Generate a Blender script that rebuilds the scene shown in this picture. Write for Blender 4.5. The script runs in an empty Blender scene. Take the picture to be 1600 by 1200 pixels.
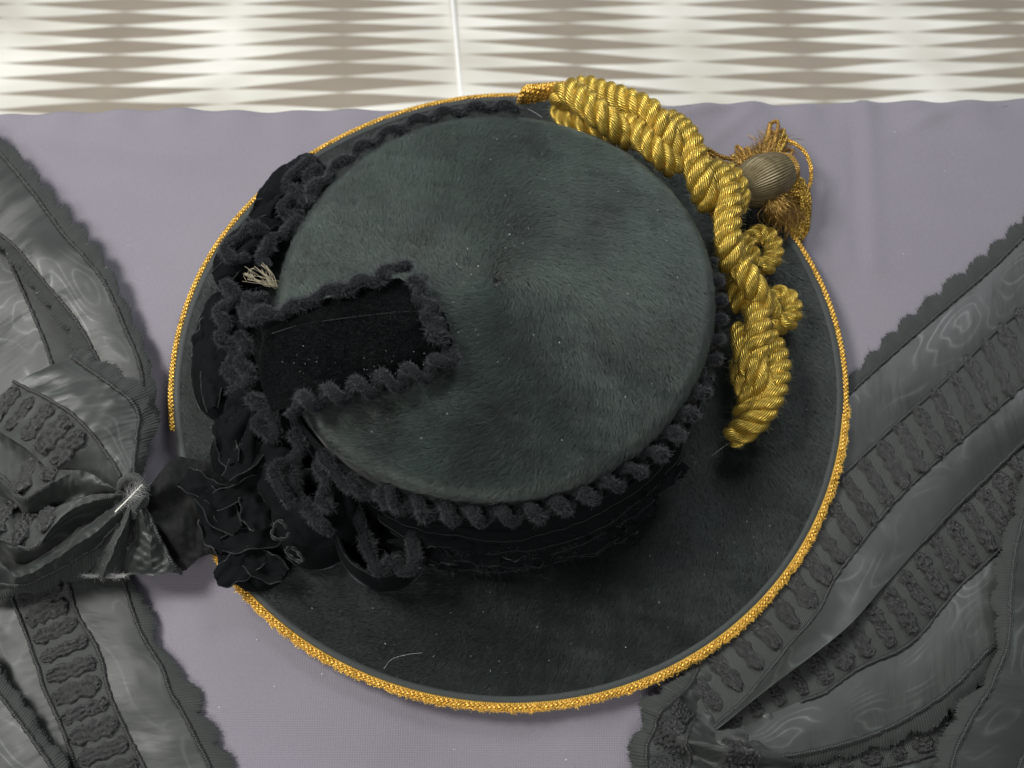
import bpy, math, random
import numpy as np

rng = np.random.default_rng(7)
random.seed(7)
sc = bpy.context.scene
COL = sc.collection

# ------------------------------------------------------------------ camera, world, lamps, exposure
PITCH = math.radians(66.0); DIST = 0.515; TX, TY = 0.002, -0.014
FWD = np.array([0, math.cos(PITCH), -math.sin(PITCH)])
UP = np.array([0, math.sin(PITCH), math.cos(PITCH)])
RIGHT = np.array([1.0, 0, 0])
CAM = np.array([TX, TY, 0]) - DIST * FWD
cam_d = bpy.data.cameras.new('camera'); cam = bpy.data.objects.new('camera', cam_d); COL.objects.link(cam)
cam.location = CAM; cam.rotation_euler = (math.pi / 2 - PITCH, 0, 0)
cam_d.sensor_width = 36; cam_d.lens = 36.0; cam_d.clip_start = 0.01; cam_d.clip_end = 50
cam_d.dof.use_dof = True; cam_d.dof.focus_distance = 0.475; cam_d.dof.aperture_fstop = 10
sc.camera = cam

world = bpy.data.worlds.new('World'); sc.world = world; world.use_nodes = True
bg = world.node_tree.nodes['Background']
bg.inputs[0].default_value = (0.93, 0.97, 1.0, 1); bg.inputs[1].default_value = 0.14

def lamp(name, loc, target, size, energy, color=(1, 1, 1), size_y=None):
    d = bpy.data.lights.new(name, 'AREA'); d.shape = 'RECTANGLE'; d.size = size; d.size_y = size_y or size
    d.energy = energy; d.color = color
    o = bpy.data.objects.new(name, d); COL.objects.link(o)
    o.location = loc
    v = np.array(target, float) - np.array(loc, float)
    from mathutils import Vector
    o.rotation_euler = Vector(v).to_track_quat('-Z', 'Y').to_euler()
    return o
lamp('ceiling_lamp', (-0.75, 0.25, 1.05), (-.05, 0, 0), 0.36, 18, (1.0, 0.97, 0.93))
lamp('window_light', (0.5, 1.2, 1.30), (0, 0, 0), 0.7, 18.5, (0.95, 0.98, 1.0))
lamp('room_light', (-0.3, -0.9, 1.2), (0, -.1, 0), 0.5, 9, (1.0, 0.97, 0.94))
sc.view_settings.view_transform = 'Standard'; sc.view_settings.look = 'None'
sc.view_settings.exposure = 0.0; sc.view_settings.gamma = 1.0
sc.cycles.use_denoising = True
sc.cycles.max_bounces = 6

# ------------------------------------------------------------------ helpers
def P(px, py, z):
    """point of the photograph (1600 x 1200) standing at height z"""
    d = FWD + RIGHT * (px - 800) / 1600 - UP * (py - 600) / 1600
    return CAM + d * ((z - CAM[2]) / d[2])
def PL(pts): return np.array([P(*p) for p in pts])

def spline(pts, n, closed=False):
    pts = np.asarray(pts, float)
    if closed: q = np.vstack([pts[-1], pts, pts[0], pts[1]])
    else: q = np.vstack([2 * pts[0] - pts[1], pts, 2 * pts[-1] - pts[-2]])
    out = []
    for i in range(1, len(q) - 2):
        t = np.linspace(0, 1, 24, endpoint=False)[:, None]
        a, b, c, d = q[i - 1], q[i], q[i + 1], q[i + 2]
        out.append(0.5 * (2 * b + (c - a) * t + (2 * a - 5 * b + 4 * c - d) * t ** 2 + (3 * b - a - 3 * c + d) * t ** 3))
    out.append(q[-2][None]); out = np.vstack(out)
    L = np.r_[0, np.cumsum(np.linalg.norm(np.diff(out, axis=0), axis=1))]
    s = np.linspace(0, L[-1], n)
    return np.c_[np.interp(s, L, out[:, 0]), np.interp(s, L, out[:, 1]), np.interp(s, L, out[:, 2])]

def length(p): return float(np.linalg.norm(np.diff(p, axis=0), axis=1).sum())

class Sines:
    """smooth random field"""
    def __init__(self, dim, freq, n=7, seed=0):
        r = np.random.default_rng(seed)
        self.k = r.normal(size=(n, dim)) * freq; self.p = r.random(n) * 6.28; self.a = r.random(n) * .6 + .4
    def __call__(self, x):
        return (np.sin(np.asarray(x) @ self.k.T + self.p) * self.a).sum(-1) / self.a.sum() * 1.6

def empty(name, loc=(0, 0, 0)):
    o = bpy.data.objects.new(name, None); o.empty_display_size = 0.01; o.location = loc; COL.objects.link(o); return o
def tag(o, label=None, cat=None, group=None, kind=None):
    for k, v in (('label', label), ('category', cat), ('group', group), ('kind', kind)):
        if v: o[k] = v
    return o
def mesh(name, V, F, mat, parent=None, uv=None, smooth=True, mats=None, mi=None):
    me = bpy.data.meshes.new(name)
    me.from_pydata(np.asarray(V).tolist(), [], [tuple(int(i) for i in f) for f in F])
    if uv is not None:
        l = me.uv_layers.new(name='UVMap')
        li = np.empty(len(me.loops), np.int32); me.loops.foreach_get('vertex_index', li)
        l.data.foreach_set('uv', np.asarray(uv, np.float32)[li].ravel())
    if smooth: me.polygons.foreach_set('use_smooth', np.ones(len(me.polygons), bool))
    for m in (mats or [mat]): me.materials.append(m)
    if mi is not None: me.polygons.foreach_set('material_index', np.asarray(mi, np.int32))
    me.update()
    o = bpy.data.objects.new(name, me); COL.objects.link(o)
    attach(o, parent)
    return o
def attach(o, parent):
    if parent is not None:
        o.parent = parent
        w = parent_offset(parent)
        o.location = (-w[0], -w[1], -w[2])     # geometry is written in world coordinates
def parent_offset(p):
    v = np.array(p.location)
    while p.parent is not None:
        p = p.parent; v = v + np.array(p.location)
    return v

def grid_faces(n, m, close_m=False, off=0):
    F = []
    mm = m if close_m else m - 1
    for i in range(n - 1):
        for j in range(mm):
            F.append((off + i * m + j, off + i * m + (j + 1) % m, off + (i + 1) * m + (j + 1) % m, off + (i + 1) * m + j))
    return F
def frames(p, closed=False):
    t = np.gradient(p, axis=0)
    if closed: t = np.roll(p, -1, 0) - np.roll(p, 1, 0)
    t /= np.linalg.norm(t, axis=1)[:, None] + 1e-12
    n = np.zeros_like(p); ref = np.array([0, 0, 1.0])
    v = np.cross(t[0], ref)
    if np.linalg.norm(v) < 1e-3: v = np.cross(t[0], [1, 0, 0])
    n[0] = v / np.linalg.norm(v)
    for i in range(1, len(p)):
        v = n[i - 1] - t[i] * (n[i - 1] @ t[i]); n[i] = v / (np.linalg.norm(v) + 1e-12)
    return t, n, np.cross(t, n)
def tube(p, r, seg=8, cap=True):
    """vertices, faces, uv (u in metres along, v round) of a tube"""
    p = np.asarray(p); r = np.broadcast_to(np.asarray(r, float), (len(p),))
    t, n, b = frames(p)
    a = np.linspace(0, 2 * np.pi, seg + 1); seg = seg + 1
    V = p[:, None] + r[:, None, None] * (np.cos(a)[None, :, None] * n[:, None] + np.sin(a)[None, :, None] * b[:, None])
    s = np.r_[0, np.cumsum(np.linalg.norm(np.diff(p, axis=0), axis=1))]
    uv = np.stack(np.broadcast_arrays(s[:, None], a[None] / 6.2832), -1).reshape(-1, 2)
    F = grid_faces(len(p), seg)
    if cap:
        F.append(tuple(range(seg - 1))[::-1]); F.append(tuple((len(p) - 1) * seg + k for k in range(seg - 1)))
    return V.reshape(-1, 3), F, uv
def join(parts):
    V, F, U, o = [], [], [], 0
    for v, f, u in parts:
        V.append(v); U.append(u); F += [tuple(i + o for i in q) for q in f]; o += len(v)
    return np.vstack(V), F, np.vstack(U)

def hair(name, pts, r0, r1, mat, parent, kind='stuff'):
    """pts (n, k, 3): fine fibres"""
    n, k, _ = pts.shape
    cu = bpy.data.hair_curves.new(name); cu.add_curves([k] * n)
    cu.attributes['position'].data.foreach_set('vector', pts.astype(np.float32).ravel())
    ra = cu.attributes.get('radius') or cu.attributes.new('radius', 'FLOAT', 'POINT')
    ra.data.foreach_set('value', np.tile(np.linspace(r0, r1, k), n).astype(np.float32))
    cu.materials.append(mat)
    o = bpy.data.objects.new(name, cu); COL.objects.link(o); attach(o, parent)
    if kind: o['kind'] = kind
    return o

# ------------------------------------------------------------------ materials
def new_mat(name):
    m = bpy.data.materials.new(name); m.use_nodes = True
    nt = m.node_tree; b = nt.nodes['Principled BSDF']
    return m, nt, b
def N(nt, typ, **kw):
    n = nt.nodes.new(typ)
    for k, v in kw.items():
        if k in n.inputs: n.inputs[k].default_value = v
        else: setattr(n, k, v)
    return n
def setp(b, **kw):
    names = dict(color='Base Color', rough='Roughness', metal='Metallic', spec='Specular IOR Level', sheen='Sheen Weight',
                 sheen_r='Sheen Roughness', tint='Sheen Tint', aniso='Anisotropic', alpha='Alpha', trans='Transmission Weight')
    for k, v in kw.items():
        if k in ('color', 'tint'): v = (*v, 1)
        b.inputs[names[k]].default_value = v
def math_n(nt, op, a, b=None, c=None):
    n = nt.nodes.new('ShaderNodeMath'); n.operation = op
    for i, v in enumerate((a, b, c)):
        if v is None: continue
        if isinstance(v, (int, float)): n.inputs[i].default_value = v
        else: nt.links.new(v, n.inputs[i])
    return n.outputs[0]
def mix_col(nt, fac, a, b):
    n = nt.nodes.new('ShaderNodeMix'); n.data_type = 'RGBA'
    if isinstance(fac, (int, float)): n.inputs[0].default_value = fac
    else: nt.links.new(fac, n.inputs[0])
    for i, v in ((6, a), (7, b)):
        if isinstance(v, tuple): n.inputs[i].default_value = (*v, 1)
        else: nt.links.new(v, n.inputs[i])
    return n.outputs[2]
def bump(nt, b, h, strength, dist):
    n = nt.nodes.new('ShaderNodeBump'); n.inputs['Strength'].default_value = strength; n.inputs['Distance'].default_value = dist
    nt.links.new(h, n.inputs['Height'])
    if b.inputs['Normal'].links: nt.links.new(b.inputs['Normal'].links[0].from_socket, n.inputs['Normal'])
    nt.links.new(n.outputs[0], b.inputs['Normal'])
def uvxy(nt):
    u = nt.nodes.new('ShaderNodeUVMap'); s = nt.nodes.new('ShaderNodeSeparateXYZ'); nt.links.new(u.outputs[0], s.inputs[0])
    return u.outputs[0], s.outputs[0], s.outputs[1]
def noise(nt, vec, scale, detail=3, rough=.5):
    n = N(nt, 'ShaderNodeTexNoise', Scale=scale, Detail=detail, Roughness=rough)
    if vec is not None: nt.links.new(vec, n.inputs['Vector'])
    return n.outputs['Fac']
def objco(nt): return nt.nodes.new('ShaderNodeTexCoord').outputs['Object']
def sines(nt, x, freq): return math_n(nt, 'SINE', math_n(nt, 'MULTIPLY', x, freq))

def mat_cloth():
    m, nt, b = new_mat('purple_cotton')
    co = objco(nt); s = nt.nodes.new('ShaderNodeSeparateXYZ'); nt.links.new(co, s.inputs[0])
    big = noise(nt, co, 9, 3)
    c = mix_col(nt, big, (.176, .165, .194), (.226, .213, .242))
    fine = noise(nt, co, 900, 2)
    c2 = mix_col(nt, math_n(nt, 'MULTIPLY', fine, .6), c, (.150, .140, .17))
    nt.links.new(c2, b.inputs['Base Color'])
    setp(b, rough=.85, spec=.15, sheen=.15, sheen_r=.4)
    weave = math_n(nt, 'ADD', sines(nt, s.outputs[0], 6.283 / .0011), sines(nt, s.outputs[1], 6.283 / .0010))
    bump(nt, b, weave, .22, .0003)
    bump(nt, b, noise(nt, co, 45, 4), .25, .002)
    return m
def mat_moire(name, base=(.0225, .0262, .0245), seed=0.0):
    """watered silk: flattened ribs give wandering contour lines"""
    m, nt, b = new_mat(name)
    uv, u, v = uvxy(nt)
    mp = N(nt, 'ShaderNodeMapping'); mp.inputs['Scale'].default_value = (15, 34, 1); mp.inputs['Location'].default_value = (seed, seed * .7, 0)
    nt.links.new(uv, mp.inputs[0])
    f = noise(nt, mp.outputs[0], 1.0, 1.4, .45)
    ring = math_n(nt, 'FRACT', math_n(nt, 'MULTIPLY', f, 15.0))
    tri = math_n(nt, 'ABSOLUTE', math_n(nt, 'SUBTRACT', ring, .5))
    line = math_n(nt, 'POWER', math_n(nt, 'MULTIPLY', tri, 2), 5.0)
    mask = N(nt, 'ShaderNodeMapRange'); mask.inputs[1].default_value = .45; mask.inputs[2].default_value = .62
    mp2 = N(nt, 'ShaderNodeMapping'); mp2.inputs['Location'].default_value = (3.1 + seed, 1.7, 0); nt.links.new(uv, mp2.inputs[0])
    nt.links.new(noise(nt, mp2.outputs[0], 28, 2), mask.inputs[0])
    line = math_n(nt, 'MULTIPLY', line, mask.outputs[0])
    c = mix_col(nt, line, base, tuple(x * 2.6 for x in base))
    nt.links.new(c, b.inputs['Base Color'])
    rr = math_n(nt, 'MULTIPLY_ADD', f, .20, .40)
    nt.links.new(math_n(nt, 'SUBTRACT', rr, math_n(nt, 'MULTIPLY', line, .12)), b.inputs['Roughness'])
    setp(b, spec=.45, sheen=.12, sheen_r=.35, aniso=.5)
    rib = sines(nt, u, 6.283 / .00055)
    bump(nt, b, rib, .10, .0001)
    mp3 = N(nt, 'ShaderNodeMapping'); mp3.inputs['Scale'].default_value = (120, 35, 1); nt.links.new(uv, mp3.inputs[0])
    bump(nt, b, noise(nt, mp3.outputs[0], 1.0, 3), .35, .0012)
    return m
def mat_grosgrain(name, base, scale=.0009, spec=.35, rough=.55):
    m, nt, b = new_mat(name)
    uv, u, v = uvxy(nt)
    f = noise(nt, uv, 160, 3)
    nt.links.new(mix_col(nt, f, tuple(x * .7 for x in base), tuple(x * 1.35 for x in base)), b.inputs['Base Color'])
    setp(b, rough=rough, spec=spec, sheen=.25, sheen_r=.4)
    bump(nt, b, sines(nt, u, 6.283 / scale), .45, .0002)
    bump(nt, b, noise(nt, uv, 420, 2), .3, .0003)
    return m
def mat_simple(name, color, rough=.6, spec=.4, sheen=0., sheen_r=.3, tint=(1, 1, 1), nscale=0, nstr=.3, ndist=.0004, var=0.):
    m, nt, b = new_mat(name)
    setp(b, color=color, rough=rough, spec=spec, sheen=sheen, sheen_r=sheen_r, tint=tint)
    if nscale:
        co = objco(nt); f = noise(nt, co, nscale, 3)
        bump(nt, b, f, nstr, ndist)
        if var: nt.links.new(mix_col(nt, noise(nt, co, nscale * .25, 3), tuple(x * (1 - var) for x in color), tuple(x * (1 + var) for x in color)), b.inputs['Base Color'])
    return m
def mat_gold(name, c0=(.78, .50, .10), c1=(.52, .36, .07), twist=.0011, rough=.30, metal=.85, slant=1.0, strength=.8):
    """metal thread wound round a core: fine slanting grooves"""
    m, nt, b = new_mat(name)
    uv, u, v = uvxy(nt)
    w = math_n(nt, 'ADD', math_n(nt, 'MULTIPLY', u, 6.283 / twist), math_n(nt, 'MULTIPLY', v, 6.283 * round(slant)))
    s = math_n(nt, 'SINE', w)
    f = noise(nt, objco(nt), 260, 3)
    k = math_n(nt, 'MULTIPLY_ADD', s, .3, math_n(nt, 'SUBTRACT', f, .05))
    nt.links.new(mix_col(nt, k, c1, c0), b.inputs['Base Color'])
    setp(b, rough=rough, metal=metal, spec=.5)
    nt.links.new(math_n(nt, 'MULTIPLY_ADD', f, .35, rough - .12), b.inputs['Roughness'])
    bump(nt, b, s, strength, .00022)
    return m
def mat_hair(name, color, rough=.35, rr=.5, vary=0.):
    m = bpy.data.materials.new(name); m.use_nodes = True; nt = m.node_tree
    nt.nodes.remove(nt.nodes['Principled BSDF'])
    h = nt.nodes.new('ShaderNodeBsdfHairPrincipled'); h.parametrization = 'COLOR'
    h.inputs['Color'].default_value = (*color, 1); h.inputs['Roughness'].default_value = rough; h.inputs['Radial Roughness'].default_value = rr
    h.inputs['Random Roughness'].default_value = .3
    if vary:
        co = objco(nt); f1 = noise(nt, co, 34, 4); f2 = noise(nt, co, 420, 2)
        k = math_n(nt, 'MULTIPLY_ADD', f2, .8, math_n(nt, 'MULTIPLY_ADD', f1, 1.6, -.75))
        nt.links.new(mix_col(nt, k, tuple(x * (1 - vary) for x in color), tuple(x * (1 + vary) for x in color)), h.inputs['Color'])
    nt.links.new(h.outputs[0], nt.nodes['Material Output'].inputs['Surface'])
    return m
def mat_zigzag(prow, pcol):
    m, nt, b = new_mat('zigzag_print')
    uv, u, v = uvxy(nt)
    wob = noise(nt, uv, 6, 2)
    uu = math_n(nt, 'ADD', math_n(nt, 'DIVIDE', u, pcol), math_n(nt, 'MULTIPLY_ADD', noise(nt, uv, 14, 1), .08, -.04))
    tri = math_n(nt, 'ABSOLUTE', math_n(nt, 'SUBTRACT', math_n(nt, 'MULTIPLY', math_n(nt, 'FRACT', math_n(nt, 'ADD', uu, 100.0)), 2.0), 1.0))  # 0 at dark column, 1 light
    tri = math_n(nt, 'SUBTRACT', 1.0, tri)
    vv = math_n(nt, 'FRACT', math_n(nt, 'ADD', math_n(nt, 'DIVIDE', v, prow), math_n(nt, 'MULTIPLY_ADD', wob, .5, 100.0)))
    dist = math_n(nt, 'MULTIPLY', math_n(nt, 'ABSOLUTE', math_n(nt, 'SUBTRACT', vv, .5)), 2.0)
    mr = N(nt, 'ShaderNodeMapRange'); mr.inputs[1].default_value = -.08; mr.inputs[2].default_value = .08; mr.clamp = True
    nt.links.new(math_n(nt, 'SUBTRACT', math_n(nt, 'SUBTRACT', .98, tri), dist), mr.inputs[0])
    f = noise(nt, uv, 11, 3)
    dark = mix_col(nt, f, (.235, .200, .155), (.33, .29, .235)); fr = N(nt, 'ShaderNodeMapRange'); fr.inputs[1].default_value = .38; fr.inputs[2].default_value = .62; nt.links.new(noise(nt, uv, 7, 2), fr.inputs[0])
    light = mix_col(nt, fr.outputs[0], (.57, .55, .48), (.78, .77, .71))  # paler blotches put uneven glare into the colour of the pale ground
    nt.links.new(mix_col(nt, mr.outputs[0], light, dark), b.inputs['Base Color'])
    setp(b, rough=.38, spec=.45)
    bump(nt, b, noise(nt, uv, 9, 2), .5, .02)
    return m

M_cloth = mat_cloth()
M_moire = [mat_moire('moire_silk', seed=1.0), mat_moire('moire_silk_second', seed=5.3), mat_moire('moire_silk_third', seed=9.1)]
M_band = mat_grosgrain('ribbon_ground', (.0255, .0292, .0275), .0008)
M_fringe = mat_grosgrain('ribbon_fringe', (.026, .030, .028), .0013, .25, .7)
M_cordk = mat_grosgrain('black_cord', (.0075, .0085, .0085), .0012, .5, .45)
M_motif = mat_simple('woven_motif', (.0075, .0088, .0085), .33, .7, .06, .35, nscale=1300, nstr=.6, ndist=.0005, var=.5)
M_velvet = mat_simple('black_velvet', (.0042, .0050, .0055), .9, .08, .16, .18, (.55, .66, .74), nscale=1500, nstr=.3, ndist=.0002)
bump(M_velvet.node_tree, M_velvet.node_tree.nodes['Principled BSDF'], noise(M_velvet.node_tree, objco(M_velvet.node_tree), 130, 3), .5, .0016)
M_core = mat_simple('chenille_core', (.010, .011, .013), .95, .1)
M_edge = mat_simple('cut_velvet_edge', (.010, .012, .013), .8, .2, .45, .35, nscale=1400, nstr=.8, ndist=.0006, var=.5)
M_felt = mat_simple('dark_felt', (.0075, .0095, .0092), .9, .15, .1, .4, nscale=700, nstr=.15, ndist=.0003, var=.3)
M_binding = mat_simple('grey_green_binding', (.030, .036, .035), .6, .3, .2, .4, nscale=1200)
M_plush = mat_hair('plush_fibre', (.0120, .0186, .0158), .28, .55, .65)
M_brimplush = mat_hair('brim_plush_fibre', (.0066, .0100, .0090), .30, .55, .65)
M_chen = mat_hair('chenille_fibre', (.0105, .0120, .0140), .5, .7)
M_gold = mat_gold('gold_rope_thread', (.74, .54, .11), (.25, .17, .022), .00135, .33, .78, 14.0, .8)  # dark second colour paints occlusion shade into the thread grooves
_nt = M_gold.node_tree; _b = _nt.nodes['Principled BSDF']
_c = _b.inputs['Base Color'].links[0].from_socket
_r = N(_nt, 'ShaderNodeMapRange'); _r.inputs[1].default_value = .52; _r.inputs[2].default_value = .70
_nt.links.new(noise(_nt, objco(_nt), 420, 3), _r.inputs[0])
_nt.links.new(mix_col(_nt, math_n(_nt, 'MULTIPLY', _r.outputs[0], .4), _c, (.80, .42, .05)), _b.inputs['Base Color'])  # orange glints painted into the base colour in random patches
M_goldedge = mat_gold('gold_edging_thread', (.86, .57, .14), (.50, .28, .04), .0010, .40, .85, 1.0, .8)
M_goldfuzz = mat_hair('gold_fuzz', (.55, .40, .07), .3, .5)
M_oldgold = mat_gold('old_gold_thread', (.55, .33, .08), (.30, .17, .04), .0009, .36, .7, 1.0, .8)
M_silk = mat_gold('grey_gold_silk', (.27, .22, .12), (.09, .07, .03), .5, .33, .45, 56.0, .8)
M_bullion = mat_gold('bullion_thread', (.80, .55, .13), (.30, .18, .03), .0011, .28, .85, 1.0, .8)
M_straw = mat_simple('straw', (.40, .36, .25), .5, .4)
M_white = mat_hair('white_fibre', (.75, .74, .68), .4, .6)
M_lint = mat_simple('lint', (.6, .62, .62), .8, .2)
M_organza = mat_simple('black_organza', (.0060, .0066, .0066), .8, .2, .12, .3, nscale=160, nstr=.6, ndist=.0015)
M_organza.node_tree.nodes['Principled BSDF'].inputs['Alpha'].default_value = .97

# ------------------------------------------------------------------ setting: cloth and the printed floor beyond its edge
ZC = -0.0125
def build_cloth():
    e0, e1 = P(0, 186, ZC), P(1600, 159, ZC)
    xs = np.linspace(-.55, .55, 300)
    ye = e0[1] + (e1[1] - e0[1]) * (xs - e0[0]) / (e1[0] - e0[0]) - .002
    ye = ye + .0012 * np.sin(xs * 23) + .0006 * np.sin(xs * 61 + 1)
    R = .009
    t = np.r_[np.linspace(-.62, -.03, 190), np.linspace(-.029, 0, 14)[:-1], np.linspace(0, R * math.pi / 2, 12)[:-1], np.linspace(R * math.pi / 2, .30, 14)]
    X, T = np.meshgrid(xs, t, indexing='ij')
    Y = np.where(T < 0, ye[:, None] + T, 0); Z = np.zeros_like(X)
    a = np.clip(T / R, 0, math.pi / 2)
    Y = np.where(T >= 0, ye[:, None] + R * np.sin(a), Y)
    Z = np.where(T >= 0, -(R - R * np.cos(a)), 0) - np.where(T > R * math.pi / 2, T - R * math.pi / 2, 0)
    S1 = Sines(2, 26, 7, 1); S2 = Sines(2, 90, 8, 2)
    XY = np.stack([X, np.where(T < 0, Y, ye[:, None] + T)], -1)
    h = .0020 * S1(XY) + .0006 * S2(XY)
    # soft folds: (point, direction, half-width, height)
    for (p, q, w, hh) in [((60, 420), (330, 560), .012, .0016), ((1335, 150), (1345, 420), .004, -.0007), ((1350, 150), (1362, 430), .006, .0007),
                          ((30, 205), (330, 250), .010, .0010), ((360, 960), (620, 1180), .02, .0014), ((900, 1150), (960, 1000), .012, .0012),
                          ((980, 190), (1200, 150), .004, .0009), ((1420, 200), (1500, 160), .005, .0009), ((1100, 230), (1180, 165), .004, .0008)]:
        A, B = P(*p, ZC)[:2], P(*q, ZC)[:2]; d = (B - A); L = np.linalg.norm(d); d /= L
        rel = XY - A; al = rel @ d; ac = rel @ np.array([-d[1], d[0]])
        h += 1.8 * hh * np.exp(-(ac / w) ** 2) / (1 + np.exp(-(al) / .006)) / (1 + np.exp((al - L) / .006))
    # radiating puckers where it is pulled over the edge
    h += .0010 * np.sin(X * 190 + 2 * S1(XY)) * np.exp(-np.abs(T) / .012)
    Z = Z + ZC + h * np.where(T > R, .3, 1)
    Y = Y + np.where(T > 0, h, 0) * .8
    V = np.stack([X, Y, Z], -1).reshape(-1, 3)
    o = mesh('tablecloth', V, grid_faces(len(xs), len(t)), M_cloth)
    tag(o, 'smooth grey-purple cotton cloth under the hat and ribbons', 'cloth', kind='structure')
    parts = []
    for i in range(60):
        p = P(rng.uniform(0, 1600), rng.uniform(200, 1190), ZC + .004); L_ = rng.uniform(.0002, .0011); a = rng.random() * 6.28
        parts.append(tube(np.array([p, p + np.array([math.cos(a), math.sin(a), .2]) * L_]), rng.uniform(.00006, .00014), 4))
    v, f, u = join(parts); tag(mesh('lint', v, f, M_lint, o, uv=u), kind='stuff')
build_cloth()

def build_floor():
    # the printed surface lies lower, behind the cloth's edge, and falls away from the camera
    def ray(px, py): return FWD + RIGHT * (px - 800) / 1600 - UP * (py - 600) / 1600
    O = P(537, 145, -.26)
    d1 = ray(540, -1300); d1 = d1 / np.linalg.norm(d1); d2 = RIGHT
    n = np.cross(d2, d1); n = n / np.linalg.norm(n)
    def hit(px, py):
        r = ray(px, py); q = CAM + r * (((O - CAM) @ n) / (r @ n)) - O
        return tuple(np.linalg.lstsq(np.c_[d2, d1], q, rcond=None)[0])
    prow = (hit(537, 60)[1] - hit(537, 105)[1]) / 2.0
    pcol = (hit(912, 145)[0] - hit(162, 145)[0]) / 2.0
    M = mat_zigzag(prow, pcol)
    us = np.linspace(-.9, 1.1, 60); vs = np.linspace(-.28, .6, 40)
    V, U = [], []
    for u in us:
        for v in vs:
            V.append(O + d2 * u + d1 * v + n * (.006 * math.sin(u * 9 + 1) * math.sin(v * 7 + 2))); U.append((u, v))
    fl = mesh('patterned_floor', V, grid_faces(60, 40), M, uv=U)
    tag(fl, 'white and taupe surface printed with rows of pointed spindles behind the cloth', 'floor', kind='structure')
    a, b = hit(704, -25), hit(721, 160)
    A = O + d2 * a[0] + d1 * a[1] + n * .0045; B = O + d2 * b[0] + d1 * b[1] + n * .0045
    v, f, u = tube(spline(np.array([A, (A + B) / 2, B]), 20), .0019, 8)
    mesh('seam', v, f, mat_simple('white_seam', (.9, .9, .87), .4, .5), fl, uv=u)
build_floor()

# ------------------------------------------------------------------ the hat
CX, CY = -.0045, 0.0045
R_CR, H_CR, R_BR = .0982, .0655, .1690
def rfac(th):
    d = (th - math.radians(218) + math.pi) % (2 * math.pi) - math.pi
    d2 = (th - math.radians(318) + math.pi) % (2 * math.pi) - math.pi
    return 1 + .046 * np.exp(-(d / math.radians(42)) ** 2) - .012 * np.exp(-(d2 / math.radians(35)) ** 2)
FIL = .007
def crown_pt(q, th):
    """q 0..1 across the top, 1..1.5 round the edge, 1.5..2 down the wall"""
    q = np.asarray(q, float); th = np.asarray(th, float)
    rt = R_CR - FIL
    r = np.where(q <= 1, q * rt, 0); z = np.where(q <= 1, H_CR + .0065 * (1 - q ** 2), 0)
    a = np.clip((q - 1) / .5, 0, 1) * math.pi / 2
    r = np.where(q > 1, rt + FIL * np.sin(a), r); z = np.where(q > 1, H_CR - FIL * (1 - np.cos(a)), z)
    w = np.clip((q - 1.5) / .5, 0, 1); z = np.where(q > 1.5, (H_CR - FIL) * (1 - w) - .002 * w, z)
    k = 1 + (rfac(th) - 1) * np.clip(q, 0, 1) ** 2
    r = r * k
    z = z - .0022 * np.exp(-(r / .0055) ** 2)
    z = z + .0008 * np.sin(th * 3 + 1) * np.clip(q, 0, 1) * (q < 1.6)
    return np.stack([CX + r * np.cos(th), CY + r * np.sin(th), z], -1)
hat = empty('hat', (0, 0, ZC)); tag(hat, 'round black plush hat with flat crown and gold-edged brim', 'hat')

th = np.linspace(0, 2 * np.pi, 180, endpoint=False)
qs = np.r_[np.linspace(.004, 1, 30), np.linspace(1.03, 1.5, 9), np.linspace(1.55, 2, 8)]
V = np.concatenate([crown_pt(np.full_like(th, q), th) for q in qs])
F = grid_faces(len(qs), 180, True); F.append(tuple(range(180)))
crown = mesh('crown', V, F, M_felt, hat)

def brim_z(r, th):
    k = (r - .095) / (.169 - .095)
    return -.0005 - .0022 * k ** 2 + .0010 * np.sin(2 * th + .6) * k + .0005 * np.sin(5 * th) * k
def brim_r(th): return R_BR * (1 + .004 * np.sin(2 * th + 2.2) + .0015 * np.sin(5 * th + 1))
def brim_pt(r, th, dz=0.0):
    s = 1 + (brim_r(th) / R_BR - 1) * (r / R_BR)
    return np.stack([r * s * np.cos(th), r * s * np.sin(th), brim_z(r, th) + dz], -1)
rs = [.088, .10, .115, .13, .145, .155, .163, .1675, .1688]
V = [brim_pt(np.full_like(th, r), th) for r in rs] + [brim_pt(np.full_like(th, r), th, -.0022) for r in rs[::-1]]
brim = mesh('brim', np.concatenate(V), grid_faces(2 * len(rs), 180, True), M_felt, hat)
# binding of smooth ribbon along the edge
V = []
for r, dz in ((.1655, .0002), (.1658, .0008), (.1672, .0010), (.1690, .0009), (.1697, -.0005), (.1690, -.0030), (.1655, -.0030)):
    V.append(brim_pt(np.full_like(th, r), th, dz))
mesh('edge_binding', np.concatenate(V), grid_faces(7, 180, True), M_binding, brim)

def twisted(path, strands, R, r, pitch, step, seg=8, phase=0., hand=1, closed=False):
    """strands twisted round a centre line -> joined mesh data"""
    n = max(8, int(length(path) / step)); p = spline(path, n)
    t, nn, bb = frames(p)
    s = np.r_[0, np.cumsum(np.linalg.norm(np.diff(p, axis=0), axis=1))]
    out = []
    for k in range(strands):
        a = phase + hand * s / pitch * 2 * np.pi + 2 * np.pi * k / strands
        c = p + R * (np.cos(a)[:, None] * nn + np.sin(a)[:, None] * bb)
        rr = np.full(n, r); m = min(4, n // 3); rr[:m] *= np.linspace(.55, 1, m); rr[-m:] *= np.linspace(1, .55, m)
        out.append(tube(c, rr, seg))
    return join(out)
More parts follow.
